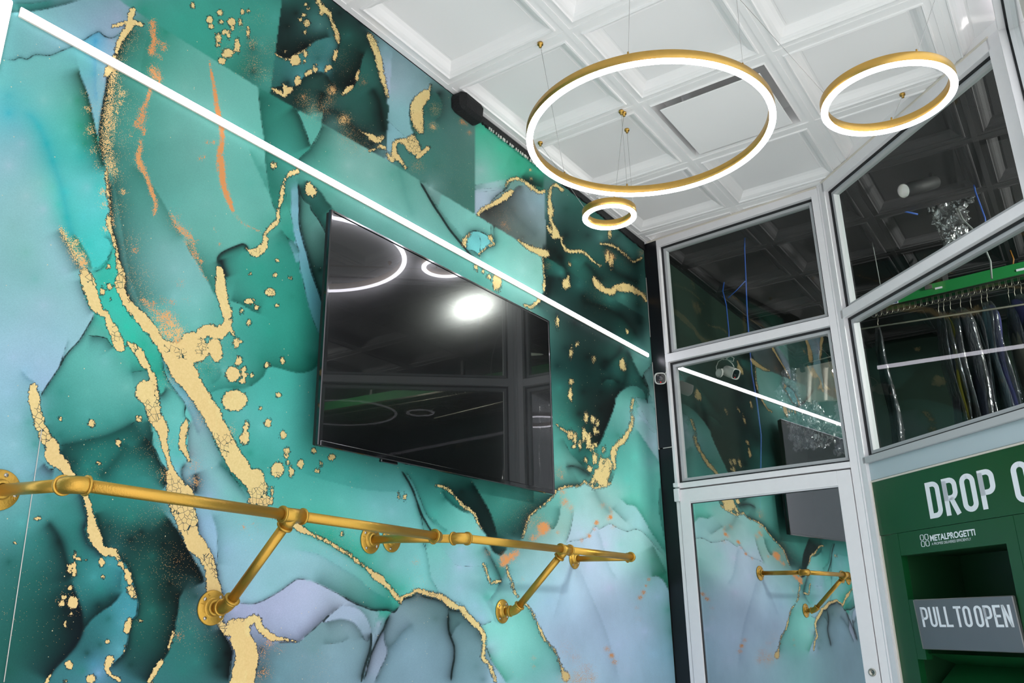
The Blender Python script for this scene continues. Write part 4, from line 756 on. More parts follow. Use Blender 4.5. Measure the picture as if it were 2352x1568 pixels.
bar(TD, (.045, -.004, 2.203), (1.25, .03, 2.214), 'trim_19', 'alu_edge'); bar(TC, (.02, -.004, 2.203), (1.08, .03, 2.214), 'trim_20', 'alu_edge')
for T_, x1 in ((TC, 1.08), (TD, 1.30)): struct(MB().box((0, .002, 2.206), (x1, .028, 2.335), T_).build('trim_30', M['white_tile']))
# black boards in the corner, with the worn white edge
bar(TC, (.002, -.001, .925), (.086, .03, 2.203), 'trim_21', 'black_board'); bar(TC, (.002, .004, FL), (.088, .03, .921), 'trim_22', 'black_board')
bar(TC, (-.004, -.002, 1.60), (.002, .01, 1.98), 'trim_23', 'seam', .0005); bar(TC, (.0, -.002, .92), (.004, .01, 1.44), 'trim_24', 'seam', .0005); bar(TC, (.03, -.002, .9205), (.088, .01, .9245), 'trim_25', 'seam', .0004)
# black gap under the ceiling, ragged along its lower edge
def ragged(y0, y1, h0, h1, name):
    mb = MB(); n = 60; rnd = random.Random(3); top = []; bot = []
    for i in range(n+1):
        t = i/n; y = y0+(y1-y0)*t; h = h0+(h1-h0)*t+rnd.uniform(-.004, .005); top.append((y, CEIL-.001)); bot.append((y, CEIL-h))
    vs = [(WX+.012, y, z) for y, z in top] + [(WX+.012, y, z) for y, z in bot] + [(WX+.001, y, z) for y, z in top] + [(WX+.001, y, z) for y, z in bot]; m = n+1
    fs = [(i, i+1, m+i+1, m+i) for i in range(n)] + [(m+i, m+i+1, 3*m+i+1, 3*m+i) for i in range(n)] + [(2*m+i, 2*m+i+1, i+1, i) for i in range(n)]
    return struct(mb.add(vs, fs).build(name, M['gap']))
ragged(2.62, 3.15, .038, .030, 'trim_26'); ragged(3.15, 4.35, .026, .05, 'trim_27')
tr = MB()
for k in range(26):
    y = 2.72+k*.018+random.uniform(-.006, .006); tr.box((WX+.010, y, CEIL-.046-random.uniform(0, .006)), (WX+.016, y+random.uniform(.003, .009), CEIL-.036))
struct(tr.build('trim_28', M['seam']))
# vertical seam of the wallpaper near the lens, slightly lifted
a, b_ = onX(96, 985, WX+.0012), onX(9, 1566, WX+.0012); struct(MB().tube([a, b_], .0011, 6).build('trim_29', M['seam']))
# ---- door leaf
d = thing('door_1', '', ''); del d['label']; del d['category']; struct(d); d.location = TC @ Vector((.108, 0, FL)); bpy.context.view_layer.update()
dl = MB()
dl.bbox((.110, -.004, FL+.01), (.172, .045, .678), .0015, TC); dl.bbox((.975, -.004, FL+.01), (1.043, .045, .678), .0015, TC)
dl.bbox((.172, -.004, .606), (.975, .045, .678), .0015, TC); dl.bbox((.172, -.004, FL+.01), (.975, .045, FL+.25), .0015, TC)
dl.bbox((.168, .004, .600), (.979, .03, .612), .001, TC)
dl.build('door_leaf', M['alu'], d)
gk = MB(); gk.box((.171, .006, FL+.24), (.177, .03, .604), TC); gk.box((.171, .006, .597), (.977, .03, .604), TC); gk.build('gasket', M['gasket'], d)
g = MB(); g.box((.170, .012, FL+.24), (.977, .018, .604), TC); g.mi = [0, 0, 1, 0, 0, 0]; g.build('pane', [G_CLEAR, G_DOOR], d)
sw = MB(); sw.box((.104, .05, FL), (.110, .052, .685), TC); sw.box((1.043, .05, FL), (1.049, .052, .685), TC); sw.box((.104, .05, .678), (1.049, .052, .686), TC); sw.build('door_gap', M['gasket'], d)
pk = MB(); pk.bbox((.086, -.022, .692), (.118, 0, .716), .002, TC); pk.bbox((.086, -.022, .614), (.118, 0, .684), .002, TC); pk.build('pivot_hinge', M['alu'], d)
lp = TC @ Vector((1.011, -.004, -.243)); LT = axis_matrix(lp, nC)
lk = MB().lathe([(0, .004), (.010, .004), (.0105, .006), (.0155, .006), (.017, .003), (.017, 0)], LT, 28); lock = lk.build('lock', M['screw'], d)
MB().box((-.0012, -.0045, .004), (.0012, .0045, .0052), LT).build('keyhole', M['dark'], lock)
# drop film behind the door
# ---------------------------------------------------------------- light strips
def strip(pts, name, label, r=.0125, up=(0, 0, 1), out=(1, 0, 0)):
    a, b_ = Vector(pts[0]), Vector(pts[1]); dr = (b_-a).normalized(); out = Vector(out); sd = dr.cross(out).normalized()
    e = thing(name, label, 'light strip', a); bpy.context.view_layer.update()
    vs = []; n = 9
    for p in (a, b_):
        for k in range(n): t = PI*k/(n-1); vs.append(p + sd*math.cos(t)*r + out*(.006+math.sin(t)*.008))
    fs = [(k, k+1, n+k+1, n+k) for k in range(n-1)] + [tuple(range(n-1, -1, -1)), tuple(range(n, 2*n))]
    MB().add(vs, fs, False).build('diffuser', M['led'], e)
    T = Matrix(((dr.x, sd.x, out.x, a.x), (dr.y, sd.y, out.y, a.y), (dr.z, sd.z, out.z, a.z), (0, 0, 0, 1)))
    MB().box((0, -r-.001, 0), ((b_-a).length, r+.001, .006), T).build('profile', M['alu_edge'], e); return e
strip([(WX, .729, EYE+1.4655), (WX, 4.295, EYE+1.4655)], 'led_strip', 'long white glowing light strip crossing the marbled wall above the television')
strip([(WX, .694, EYE+.15), (WX, .694, EYE+1.478)], 'led_strip', 'upright white light strip at the left edge of the marbled wall', .0145)
strip([(WX, -1.4, EYE+1.468), (WX, .679, EYE+1.468)], 'led_strip', 'short visible end of light strip left of the upright one, top left corner', .0115)
strip([(.045, .700, FL+EYE+.2), (.045, .700, EYE+2.15)], 'led_strip', 'glowing light strip on the entrance jamb at the top right corner', .0125, out=(0, 1, 0))
# ---------------------------------------------------------------- ring pendants
def ring(name, label, cx, cy, z, R, cables):
    e = thing(name, label, 'pendant light', (cx, cy, z), 'gold ring pendant lights')
    T = Matrix.Translation((cx, cy, z)); w = .023; bpy.context.view_layer.update(); n = 128
    MB().lathe([(R-.001, .002), (R, .003), (R, .033), (R-.001, .034), (R-w+.001, .034), (R-w, .033), (R-w, .003), (R-w+.001, .002), (R-.001, .002)], T, n).build('gold_ring', M['ring_gold'], e)
    MB().lathe([(R-.0006, .003), (R-.0004, -.002), (R-.004, -.0055), (R-w+.004, -.0055), (R-w+.0004, -.002), (R-w+.0006, .003)], T, n).build('diffuser', M['ring_led'], e)
    for (ax, ay), (tx, ty) in cables:
        a = onZ(ax, ay, z+.034); dv = Vector((a.x-cx, a.y-cy, 0)); a = Vector((cx, cy, z+.034)) + dv.normalized()*(R-w/2); t = onZ(tx, ty, CEIL-.004)
        MB().tube([a, t], .0009, 6).build('cable', M['cable'], e)
        MB().lathe([(.0, -.012), (.006, -.012), (.007, 0), (.012, 0), (.012, .008), (0, .008)], Matrix.Translation(t), 16).build('ceiling_hook', M['ring_gold'], e)
        MB().lathe([(0, .014), (.003, .014), (.004, 0), (0, 0)], Matrix.Translation(a), 10).build('cable_grip', M['ring_gold'], e)
    return e
zr = 1.61; Z = EYE + zr
ring('ring_pendant', 'largest gold ring pendant light hanging from the white ceiling', -.6401*zr, 1.486*zr, Z, .2677*zr, [((1291, 405), (1241, 103)), ((1441, 428), (1427, 258)), ((1443, 128), (1449, -120)), ((1715, 148), (1680, -130))])
ring('ring_pendant', 'middle sized gold ring pendant light hanging beside the angled glass', -.1826*zr, 1.6526*zr, Z, .1297*zr, [((1893, 218), (1645, -62)), ((2107, 122), (2160, -40)), ((2053, 300), (2073, 219))])
ring('ring_pendant', 'smallest gold ring pendant light hanging below the largest ring', -.8925*zr, 1.7754*zr, Z, .0708*zr, [((1341, 480), (1241, 330)), ((1408, 464), (1433, 262)), ((1452, 478), (1440, 300))])
# ---------------------------------------------------------------- television
XF = WX + .09; y0, y1, z0, z1 = 1.713, 3.068, .513, 1.305
tv = thing('television', 'large black flat screen television mounted on the marbled wall', 'television', (WX, (y0+y1)/2, EYE+(z0+z1)/2)); bpy.context.view_layer.update()
T0 = Matrix.Translation((0, 0, EYE))
tb = MB(); tb.bbox((XF-.028, y0+.004, z0+.004), (XF-.003, y1-.004, z1-.004), .003, T0); tb.bbox((XF-.06, y0+.12, z0+.05), (XF-.028, y1-.12, z1-.2), .012, T0); tb.build('back_cover', M['rubber'], tv)
bz = MB(); w = .011
for a, b_ in (((XF-.012, y0, z0), (XF+.003, y0+w, z1)), ((XF-.012, y1-w, z0), (XF+.003, y1, z1)), ((XF-.012, y0+w, z1-w), (XF+.003, y1-w, z1)), ((XF-.012, y0+w, z0), (XF+.003, y1-w, z0+.018))): bz.bbox(a, b_, .0025, T0)
bz.build('bezel', M['tv_body'], tv)
ms = bpy.data.materials.new('tv_screen'); ms.use_nodes = True; nt = ms.node_tree; b = nt.nodes['Principled BSDF']; b.inputs['Base Color'].default_value = (.003, .003, .0035, 1); b.inputs['Roughness'].default_value = .16; b.inputs['Specular IOR Level'].default_value = .35
b.inputs['Coat Weight'].default_value = .9; b.inputs['Coat Roughness'].default_value = .012; b.inputs['Coat IOR'].default_value = 1.42
MB().box((XF-.003, y0+w-.001, z0+.017), (XF, y1-w+.001, z1-w+.001), T0).build('screen', ms, tv)
lg = MB(); lg.bbox((XF-.012, y0+.28, z0-.010), (XF+.001, y0+.36, z0), .002, T0); lg.build('sensor_foot', M['tv_body'], tv)
br = MB(); br.box((WX+.001, 2.1, .75), (WX+.008, 2.7, 1.12), T0)
for y in (2.2, 2.58): br.box((WX+.006, y, .7), (XF-.058, y+.03, 1.12), T0)
br.build('wall_bracket', M['rubber'], tv)
# ---------------------------------------------------------------- pipe clothes rails
def letters_on(txt, T, size, r, a0, da, m, parent, name='embossed_letters'):
    objs = []
    vs_all = MB()
    for k, ch in enumerate(txt):
        if ch == ' ': continue
        cu = bpy.data.curves.new('t', 'FONT'); cu.body = ch; cu.size = size; cu.extrude = .0006; cu.align_x = 'CENTER'; o = bpy.data.objects.new('t', cu); C.objects.link(o)
        me = bpy.data.meshes.new_from_object(o.evaluated_get(bpy.context.evaluated_depsgraph_get())); a = a0 + da*k
        A = T @ Matrix.Rotation(a, 4, 'Z') @ Matrix.Translation((0, r, 0))
        vs_all.add([A @ v.co for v in me.vertices], [tuple(p.vertices) for p in me.polygons]); bpy.data.objects.remove(o); bpy.data.meshes.remove(me); bpy.data.curves.remove(cu)
    return vs_all.build(name, m, parent)
def flange(p, parent, R=.045, rot=0, text=True):
    T = axis_matrix(p, (1, 0, 0), (0, math.cos(rot), math.sin(rot)))
    f = MB().lathe([(0, 0), (R-.002, 0), (R, .002), (R, .004), (R-.002, .0058), (.026, .0065), (.0215, .008), (.0205, .018), (.0195, .0195), (.0135, .0195)], T, 44).build('flange', M['gold'], parent)
    for k in range(4):
        a = PI/4 + k*PI/2; S = T @ Matrix.Translation((math.cos(a)*.034, math.sin(a)*.034, .0058))
        MB().lathe([(0, .0035), (.0015, .003), (.0018, .002), (.004, .0022), (.0052, .0004), (.0052, 0)], S, 14).build('screw', M['screw'], f)
    if text:
        letters_on('KIM', T @ Matrix.Translation((0, 0, .0064)), .013, .0305, -2.55, .36, M['gold'], f); letters_on('SC1', T @ Matrix.Translation((0, 0, .0064)), .013, .0305, .35, .42, M['gold'], f)
    return f
def collar(mb, p, d, r=.0215, w=.006): T = axis_matrix(p, d); mb.lathe([(.0135, 0), (r-.001, 0), (r, .001), (r, w-.001), (r-.001, w), (.0135, w)], T, 28)
def arc(p0, pc, p1, n=10): return [(Vector(p0)*(1-t)**2 + Vector(pc)*2*t*(1-t) + Vector(p1)*t*t) for t in [i/n for i in range(n+1)]]
XR = WX + .30; PR = .0134
def rail(label, ya, yb, yt, za, zb, loc):
    e = thing('clothes_rail', label, 'clothes rail', (WX, (ya+yb)/2, EYE+za), 'gold pipe clothes rails on the marbled wall'); bpy.context.view_layer.update()
    za += EYE; zb += EYE; zt = za + (zb-za)*(yt-ya)/(yb-ya)
    MB().tube([(XR, ya+.03, za), (XR, yt-.03, zt)], PR, 24).build('rail_pipe', M['gold'], e); MB().tube([(XR, yt+.03, zt), (XR, yb-.03, zb)], PR, 24).build('rail_pipe', M['gold'], e)
    for y, z, s, dz in ((ya, za, 1, .017), (yb, zb, -1, .010)):
        flange((WX+.0005, y, z+dz), e, rot=.35+s*.2)
        MB().tube([(WX+.018, y, z+dz*.9), (XR-.03, y, z)], PR, 24).build('arm_pipe', M['gold'], e)
        el = MB(); pts = arc((XR-.034, y, z), (XR, y, z), (XR, y+s*.034, z), 12); el.tube(pts, .0182, 24)
        collar(el, (XR-.034, y, z), (1, 0, 0)); collar(el, (XR, y+s*.028, z), (0, s, 0)); el.build('elbow', M['gold'], e)
    # tee with the slanted brace back to the wall
    te = MB(); te.tube([(XR, yt-.034, zt), (XR, yt+.034, zt)], .0180, 24); collar(te, (XR, yt-.036, zt), (0, 1, 0)); collar(te, (XR, yt+.030, zt), (0, 1, 0))
    q = Vector((WX+.062, yt+.006, zt-.216)); top = Vector((XR, yt, zt)); dr = (q-top).normalized(); te.tube([top, top+dr*.040], [.018, .0175], 24); collar(te, top+dr*.034, dr); te.build('tee', M['gold'], e)
    MB().tube([top+dr*.038, q-dr*.02], PR, 24).build('brace_pipe', M['gold'], e)
    el = MB(); a = q-dr*.026; b_ = q+Vector((-.018, 0, 0)); el.tube(arc(a, q, b_, 10), .0180, 24); collar(el, a, -dr); collar(el, b_, (-1, 0, 0)); el.build('elbow', M['gold'], e)
    MB().tube([(WX+.018, q.y, q.z), (q.x-.015, q.y, q.z)], PR, 20).build('stub_pipe', M['gold'], e); flange((WX+.0005, q.y, q.z), e, rot=.1)
    return e
rail('nearer gold pipe clothes rail fixed to the marbled wall, left of the other', .880, 2.046, 1.453, .2765, .2535, 0)
rail('farther gold pipe clothes rail fixed to the marbled wall beside the glass door', 2.148, 3.362, 2.787, .2565, .2565, 0)
# ---------------------------------------------------------------- security cameras
def squircle(T, prof, n=40, p=3.2):
    vs = []; fs = []
    for r, z in prof:
        for k in range(n):
            a = 2*PI*k/n; c, s = math.cos(a), math.sin(a); m = (abs(c)**p+abs(s)**p)**(-1/p); vs.append(T @ Vector((r*c*m, r*s*m, z)))
    for i in range(len(prof)-1):
        for k in range(n): fs.append((i*n+k, i*n+(k+1) % n, (i+1)*n+(k+1) % n, (i+1)*n+k))
    fs.append(tuple((len(prof)-1)*n+k for k in range(n))); return vs, fs
def seccam(p, aim, base, label, r=.033):
    e = thing('security_camera', label, 'security camera', base, 'small white security cameras'); bpy.context.view_layer.update()
    T = axis_matrix(p, aim, Vector(aim).cross(Vector((0, 0, 1))))
    v, f = squircle(T, [(r*.3, -.082), (r*.8, -.08), (r*.97, -.07), (r*1.02, -.03), (r, .0), (r*.985, .008), (r*.88, .008), (r*.86, .003)]); body = MB().add(v, f, True).build('camera_body', M['white_plastic'], e)
    v, f = squircle(T, [(r*.86, .0025), (r*.80, .0035), (r*.5, .0045)]); face = MB().add(v, f, False).build('lens_face', M['lens'], e)
    MB().lathe([(.013, .006), (.011, .0065), (0, .0075)], T, 24).build('lens', M['tv_body'], face)
    u = T @ Vector((0, -r*.62 if (T.to_3x3() @ Vector((0, 1, 0))).z > 0 else r*.62, .0045)); MB().lathe([(.0022, 0), (0, .0012)], axis_matrix(u, aim), 10).build('indicator', M['red_led'], face)
    MB().tube([T @ Vector((0, 0, -.075)), (Vector(p)-Vector(aim).normalized()*.1+Vector(base))/2, Vector(base)], [.017, .014, .018], 18).build('mount_arm', M['white_plastic'], e)
    return e
cp = TC @ Vector((.064, -.125, 1.30)); aim = (Vector((0, 0, EYE)) - cp).normalized() + Vector((.05, 0, -.02))
k = onY(1517, 869, cp.y); cp = Vector((k.x, cp.y, k.z)); base = TC @ Vector((.05, -.004, cp.z-EYE+.03))
sc1 = seccam(cp, aim, base, 'white security camera in front of the black corner board, facing the viewer')
MB().lathe([(.028, 0), (.028, .006), (.02, .009), (0, .009)], axis_matrix(base, nC), 24).build('mount_plate', M['white_plastic'], sc1)
MB().tube([base+Vector((.02, -.02, .01)), onY(1530, 855, cp.y+.06), onY(1531, 845, cp.y+.08), onY(1529, 841, cp.y+.1)], .0022, 8).build('camera_cable', M['white_plastic'], sc1)
yb = 4.50
c2 = onY(1697, 862, yb); b2_ = onY(1651, 856, yb-.06); sc2 = seccam(c2 + Vector((-.02, .0, .012)), (.72, -.32, -.46), b2_, 'white security camera with tied cable behind the glass above the door', .031)
MB().lathe([(.026, 0), (.026, .01), (.018, .014), (0, .014)], axis_matrix(b2_, (.4, .9, 0)), 24).build('mount_plate', M['white_plastic'], sc2)
q = [onY(x, y, yb) for x, y in ((1647, 858), (1645, 842), (1650, 830), (1660, 824), (1671, 826), (1681, 834), (1686, 842))]; MB().tube(q, .0026, 8).build('camera_cable', M['white_plastic'], sc2)
for loop in (((1662, 826), (1656, 822), (1662, 820), (1671, 823)), ((1668, 823), (1678, 818), (1686, 822), (1684, 830), (1676, 828), (1668, 824)), ((1670, 824), (1673, 815))):
    MB().tube([onY(x, y, yb-.004) for x, y in loop], .0020, 8).build('cable_bow', M['white_plastic'], sc2)
# ---------------------------------------------------------------- ceiling fittings
vx, vy = -1.957+.612*1.5, 2.413+.612*1.5
v = thing('ceiling_vent', 'square white air diffuser plate set into the coffered ceiling', 'vent', (vx, vy, CEIL)); bpy.context.view_layer.update()
MB().bbox((vx-.232, vy-.232, CEIL-.012), (vx+.232, vy+.232, CEIL-.006), .002).build('diffuser_plate', M['white_tile'], v)
for sx in (-1, 1):
    for sy in (-1, 1): MB().tube([(vx+sx*.15, vy+sy*.15, CEIL-.006), (vx+sx*.15, vy+sy*.15, CEIL+.10)], .005, 8).build('support_pin', M['alu'], v)
# black foam block under the ceiling
fb = MB(); T = Matrix.Translation((WX+.0, 2.455, CEIL-.085)); rnd = random.Random(5); vs = []
prof = [(.0, .006, .010), (.07, .0, .004), (.075, .155, .0), (.0, .165, .0)]
ringz = [(.0, .02), (.012, .0), (.060, -.002), (.083, .006)]
for z, k in ringz:
    for (x, y) in ((.003, .0+k), (.045, .0+k), (.066-k, .03), (.066-k, .14), (.045, .168-k), (.003, .172-k)): vs.append(T @ Vector((x+rnd.uniform(-.002, .002), y+rnd.uniform(-.003, .003), z)))
fs = [(i*6+j, i*6+(j+1) % 6, (i+1)*6+(j+1) % 6, (i+1)*6+j) for i in range(3) for j in range(6)] + [tuple(range(5, -1, -1)), tuple(range(18, 24))]
tag(fb.add(vs, fs).build('foam_block', M['gap']), 'dark block wedged under the ceiling at the top of the marbled wall', 'block')
# ---------------------------------------------------------------- condensed lettering
def glyph(ch, w=.44, t=.13):
    h = t/2; L, R, B, T_ = h, w-h, h, 1-h; r = min(.17, (w-t)/2)
    def rr(x0, y0, x1, y1, cs):   # corner arcs: cs = (bl, br, tr, tl)
        pts = []
        for (cx, cy, a0, on, px, py) in ((x0+r, y0+r, PI, cs[0], x0, y0), (x1-r, y0+r, 1.5*PI, cs[1], x1, y0), (x1-r, y1-r, 0, cs[2], x1, y1), (x0+r, y1-r, .5*PI, cs[3], x0, y1)):
            if on: pts += [(cx+r*math.cos(a0+PI/2*k/6), cy+r*math.sin(a0+PI/2*k/6)) for k in range(7)]
            else: pts.append((px, py))
        return pts
    m = .5
    if ch == 'O': return [(rr(L, B, R, T_, (1, 1, 1, 1)), True)], w
    if ch == 'D': return [(rr(L, B, R, T_, (0, 1, 1, 0)), True)], w
    if ch == 'P': return [([(L, 0), (L, T_)], False), (rr(L, .42, R, T_, (0, 1, 1, 0)), True)], w
    if ch == 'R': return [([(L, 0), (L, T_)], False), (rr(L, .46, R, T_, (0, 1, 1, 0)), True), ([(w*.48, .46), (R+h*.1, 0)], False)], w
    if ch == 'U': return [([(L, 1)] + [p for p in rr(L, B, R, 1.4, (1, 1, 0, 0))[:14]] + [(R, 1)], False)], w
    if ch == 'L': return [([(L, 1), (L, B), (w*.9, B)], False)], w*.86
    if ch == 'T': return [([(0, T_), (w, T_)], False), ([(w/2, T_), (w/2, 0)], False)], w
    if ch == 'E': return [([(w*.92, T_), (L, T_), (L, B), (w*.92, B)], False), ([(L, .5), (w*.8, .5)], False)], w*.9
    if ch == 'F': return [([(w*.92, T_), (L, T_), (L, 0)], False), ([(L, .5), (w*.8, .5)], False)], w*.88
    if ch == 'N': return [([(L, 0), (L, 1)], False), ([(L, 1-h*.4), (R, h*.4)], False), ([(R, 0), (R, 1)], False)], w*1.05
    return [], w*.5
def sign(txt, T, x0, x1, zb, zt, m, parent, depth=.0012, sp=.1, gap=.42, w=.44, t=.13):
    H = zt-zb; x = 0; items = []
    for ch in txt:
        g, gw = glyph(ch, w, t)
        if ch == ' ': x += gap; continue
        items.append((g, x)); x += gw+sp
    k = (x1-x0)/(x-sp)
    for g, ox in items:
        mb = MB()
        for pts, closed in g:
            P = [Vector((a, b)) for a, b in pts]; n = len(P); hl = t/2; Lf = []; Rt = []
            for i in range(n):
                a = P[i-1] if (closed or i > 0) else None; c = P[(i+1) % n] if (closed or i < n-1) else None
                d1 = (P[i]-a).normalized() if a is not None and (P[i]-a).length > 1e-6 else None; d2 = (c-P[i]).normalized() if c is not None and (c-P[i]).length > 1e-6 else None
                d1 = d1 or d2; d2 = d2 or d1; n1 = Vector((-d1.y, d1.x)); n2 = Vector((-d2.y, d2.x)); nn = n1+n2; nn = nn/max(nn.dot(n1), .35) if nn.length > 1e-6 else n1
                Lf.append(P[i]+nn*hl); Rt.append(P[i]-nn*hl)
            vs = []
            for y in (0, -depth):
                for q in Lf+Rt: vs.append(T @ Vector((x0+(q.x+ox)*k, y, zb+q.y*H)))
            N2 = 2*n; rng = range(n if closed else n-1); fs = []
            for i in rng:
                j = (i+1) % n; fs += [(i, j, n+j, n+i), (N2+i, N2+j, N2+n+j, N2+n+i), (i, j, N2+j, N2+i), (n+i, n+j, N2+n+j, N2+n+i)]
            if not closed: fs += [(0, n, N2+n, N2), (n-1, 2*n-1, N2+2*n-1, N2+n-1)]
            mb.add(vs, fs)
        mb.build('letter', m, parent)
def text(txt, T, x0, x1, zb, size_h, m, parent, name, depth=.0006, bold=.0):
    cu = bpy.data.curves.new('t', 'FONT'); cu.body = txt; cu.size = 1; cu.extrude = 0; cu.offset = bold; o = bpy.data.objects.new('t', cu); C.objects.link(o)
    me = bpy.data.meshes.new_from_object(o.evaluated_get(bpy.context.evaluated_depsgraph_get())); co = [v.co.copy() for v in me.vertices]; xa = min(c.x for c in co); xb = max(c.x for c in co); ya = min(c.y for c in co); yb = max(c.y for c in co)
    vs = [T @ Vector((x0+(c.x-xa)/(xb-xa)*(x1-x0), -depth, zb+(c.y-ya)/(yb-ya)*size_h)) for c in co]
    mb = MB().add(vs, [tuple(p.vertices) for p in me.polygons]); bpy.data.objects.remove(o); bpy.data.meshes.remove(me); bpy.data.curves.remove(cu)
    return mb.build(name, m, parent)
# ---------------------------------------------------------------- drop box machine set into the angled wall
db = thing('drop_box', 'dark green drop off machine set into the angled wall under the glass', 'drop box', TD @ Vector((.6, .05, FL))); bpy.context.view_layer.update()
g = MB(); f0 = .016
g.box((.067, f0, .352), (1.236, f0+.03, .598), TD)                       # head panel
g.box((.067, f0+.004, FL), (.147, f0+.03, .350), TD); g.box((.149, f0, FL), (.192, f0+.03, .350), TD)     # left borders
g.box((.866, f0, FL), (1.236, f0+.03, .350), TD); g.box((.806, f0, FL), (.864, f0+.03, .350), TD)
g.box((.194, f0, .252), (.806, f0+.03, .350), TD); g.box((.194, f0, FL), (.806, f0+.03, -.30), TD); g.build('front_panel', M['green'], db)
r = MB(); r.box((.194, f0+.30, -.30), (.806, f0+.32, .26), TD); r.box((.180, f0+.03, -.30), (.194, f0+.32, .26), TD); r.box((.806, f0+.03, -.30), (.820, f0+.32, .26), TD); r.box((.194, f0+.03, .252), (.806, f0+.32, .265), TD); r.box((.194, f0+.03, -.32), (.806, f0+.32, -.30), TD); r.build('chute_recess', M['green_deep'], db)
c = MB(); c.box((.194, f0, -.18), (.250, f0+.03, .063), TD); c.box((.194, f0+.002, .059), (.25, f0+.03, .065), TD); c.build('side_cheek', M['green'], db)
s2 = MB(); vs = [TD @ Vector(p) for p in ((.25, f0+.01, -.155), (.806, f0+.01, -.155), (.806, f0+.14, -.20), (.25, f0+.14, -.20), (.25, f0+.02, -.30), (.806, f0+.02, -.30))]
s2.add(vs, [(0, 1, 2, 3), (3, 2, 5, 4)]); s2.build('lower_panel', M['green'], db)
fl = MB(); A = TD @ Matrix.Translation((0, f0-.004, 0)) @ Matrix.Rotation(.05, 4, 'X'); fl.bbox((.250, -.012, -.138), (.804, .004, .064), .003, A); flap = fl.build('pull_flap', M['steel'], db)
MB().box((.250, -.0135, -.136), (.2535, .002, .062), A).build('flap_edge', M['screw'], flap)
sign('PULL TO OPEN', A, .283, .783, -.048, .032, M['letter'], flap, depth=.0135, sp=.09, gap=.12, w=.42, t=.115)
sign('DROP OFF', TD @ Matrix.Translation((0, f0, 0)), .421, 1.165, .388, .540, M['letter'], db, sp=.10, gap=.36, w=.44, t=.135)
TT = TD @ Matrix.Translation((0, f0, 0))
text('METALPROGETTI', TT, .398, .660, .296, .026, M['letter'], db, 'maker_name', bold=.03); text('A PROMISE DELIVERED EFFICIENTLY', TT, .402, .632, .280, .0105, M['letter'], db, 'maker_motto')
lm = MB(); 
for i in range(2):
    for j in range(2):
        x, z = .338+i*.029, .279+j*.027; pts = [TT @ Vector((x+.0105+.0105*math.copysign(abs(math.cos(a))**.5, math.cos(a)), -.001, z+.011+.011*math.copysign(abs(math.sin(a))**.5, math.sin(a)))) for a in [2*PI*k/20 for k in range(21)]]
        lm.tube(pts, .0013, 6)
lm.build('maker_mark', M['letter'], db)
# ---------------------------------------------------------------- conveyor in the back room
YC = 5.6
cv = thing('garment_conveyor', 'green garment conveyor hanging behind the angled glass', 'conveyor', (.2, YC, CEIL)); bpy.context.view_layer.update()
zl = lambda x: EYE + 1.938 + (x+.07)*.032
b = MB(); x0, x1 = -.86, 2.4
vs = [(x0, YC, zl(x0)), (x1, YC, zl(x1)), (x1, YC, zl(x1)+.085), (x0+.18, YC, zl(x0)+.085), (x0, YC, zl(x0)+.03)]; vs += [(p[0], p[1]+.09, p[2]) for p in vs]
b.add(vs, [(0, 1, 2, 3, 4), (9, 8, 7, 6, 5), (0, 5, 6, 1), (1, 6, 7, 2), (2, 7, 8, 3), (3, 8, 9, 4), (4, 9, 5, 0)]); b.build('rail_beam', M['green_beam'], cv)
tk = MB(); tk.tube([(x0-.1, YC-.012, zl(x0-.1)-.004), (x1, YC-.012, zl(x1)-.004)], .004, 8); tk.tube([(x0-.1, YC-.014, zl(x0-.1)-.014), (x1, YC-.014, zl(x1)-.014)], .003, 8)
tk.tube([(x0-.1, YC-.014, zl(x0-.1)-.062), (x1, YC-.014, zl(x1)-.062)], .003, 8); tk.build('track', M['wire'], cv)
slot = None
for k in range(56):
    x = -.93 + k*.034
    if slot is None:
        pts = [Vector((-.013, 0, -.014)), Vector((-.013, 0, -.048)), Vector((-.007, 0, -.060)), Vector((.007, 0, -.060)), Vector((.013, 0, -.048)), Vector((.013, 0, -.014))]
        me_o = MB().tube(pts, .0022, 6).build('slot', M['wire']); slot = me_o
    o = slot if k == 0 else slot.copy()
    if k: C.objects.link(o)
    o.parent = cv; o.matrix_parent_inverse = Matrix.Translation(cv.location).inverted(); o.location = (x, YC-.016, zl(x))
hg = MB()
for x in (-.5, .6, 1.7): hg.box((x, YC+.03, zl(x)+.08), (x+.03, YC+.06, CEIL+.01))
hg.build('hanger_rod', M['steel'], cv)
def tagbox(px, py, w, h, m, nm, th=.004):
    p = onY(px, py, YC-.003); MB().box((p.x-w/2, YC-th-.001, p.z-h/2), (p.x+w/2, YC-.0005, p.z+h/2)).build(nm, M[m], cv)
tagbox(2344, 619, .045, .014, 'label_white', 'rail_label'); tagbox(2156, 661, .042, .012, 'label_white', 'rail_label'); tagbox(2133, 660, .042, .026, 'steel', 'clip', .012); tagbox(2131, 650, .012, .03, 'steel', 'clip_pin', .008)
tagbox(2053, 694, .052, .030, 'label_white', 'warning_sticker'); tagbox(2040, 700, .036, .022, 'label_yellow', 'warning_sticker', .005); tagbox(2057, 693, .020, .018, 'label_blue', 'warning_mark', .006)
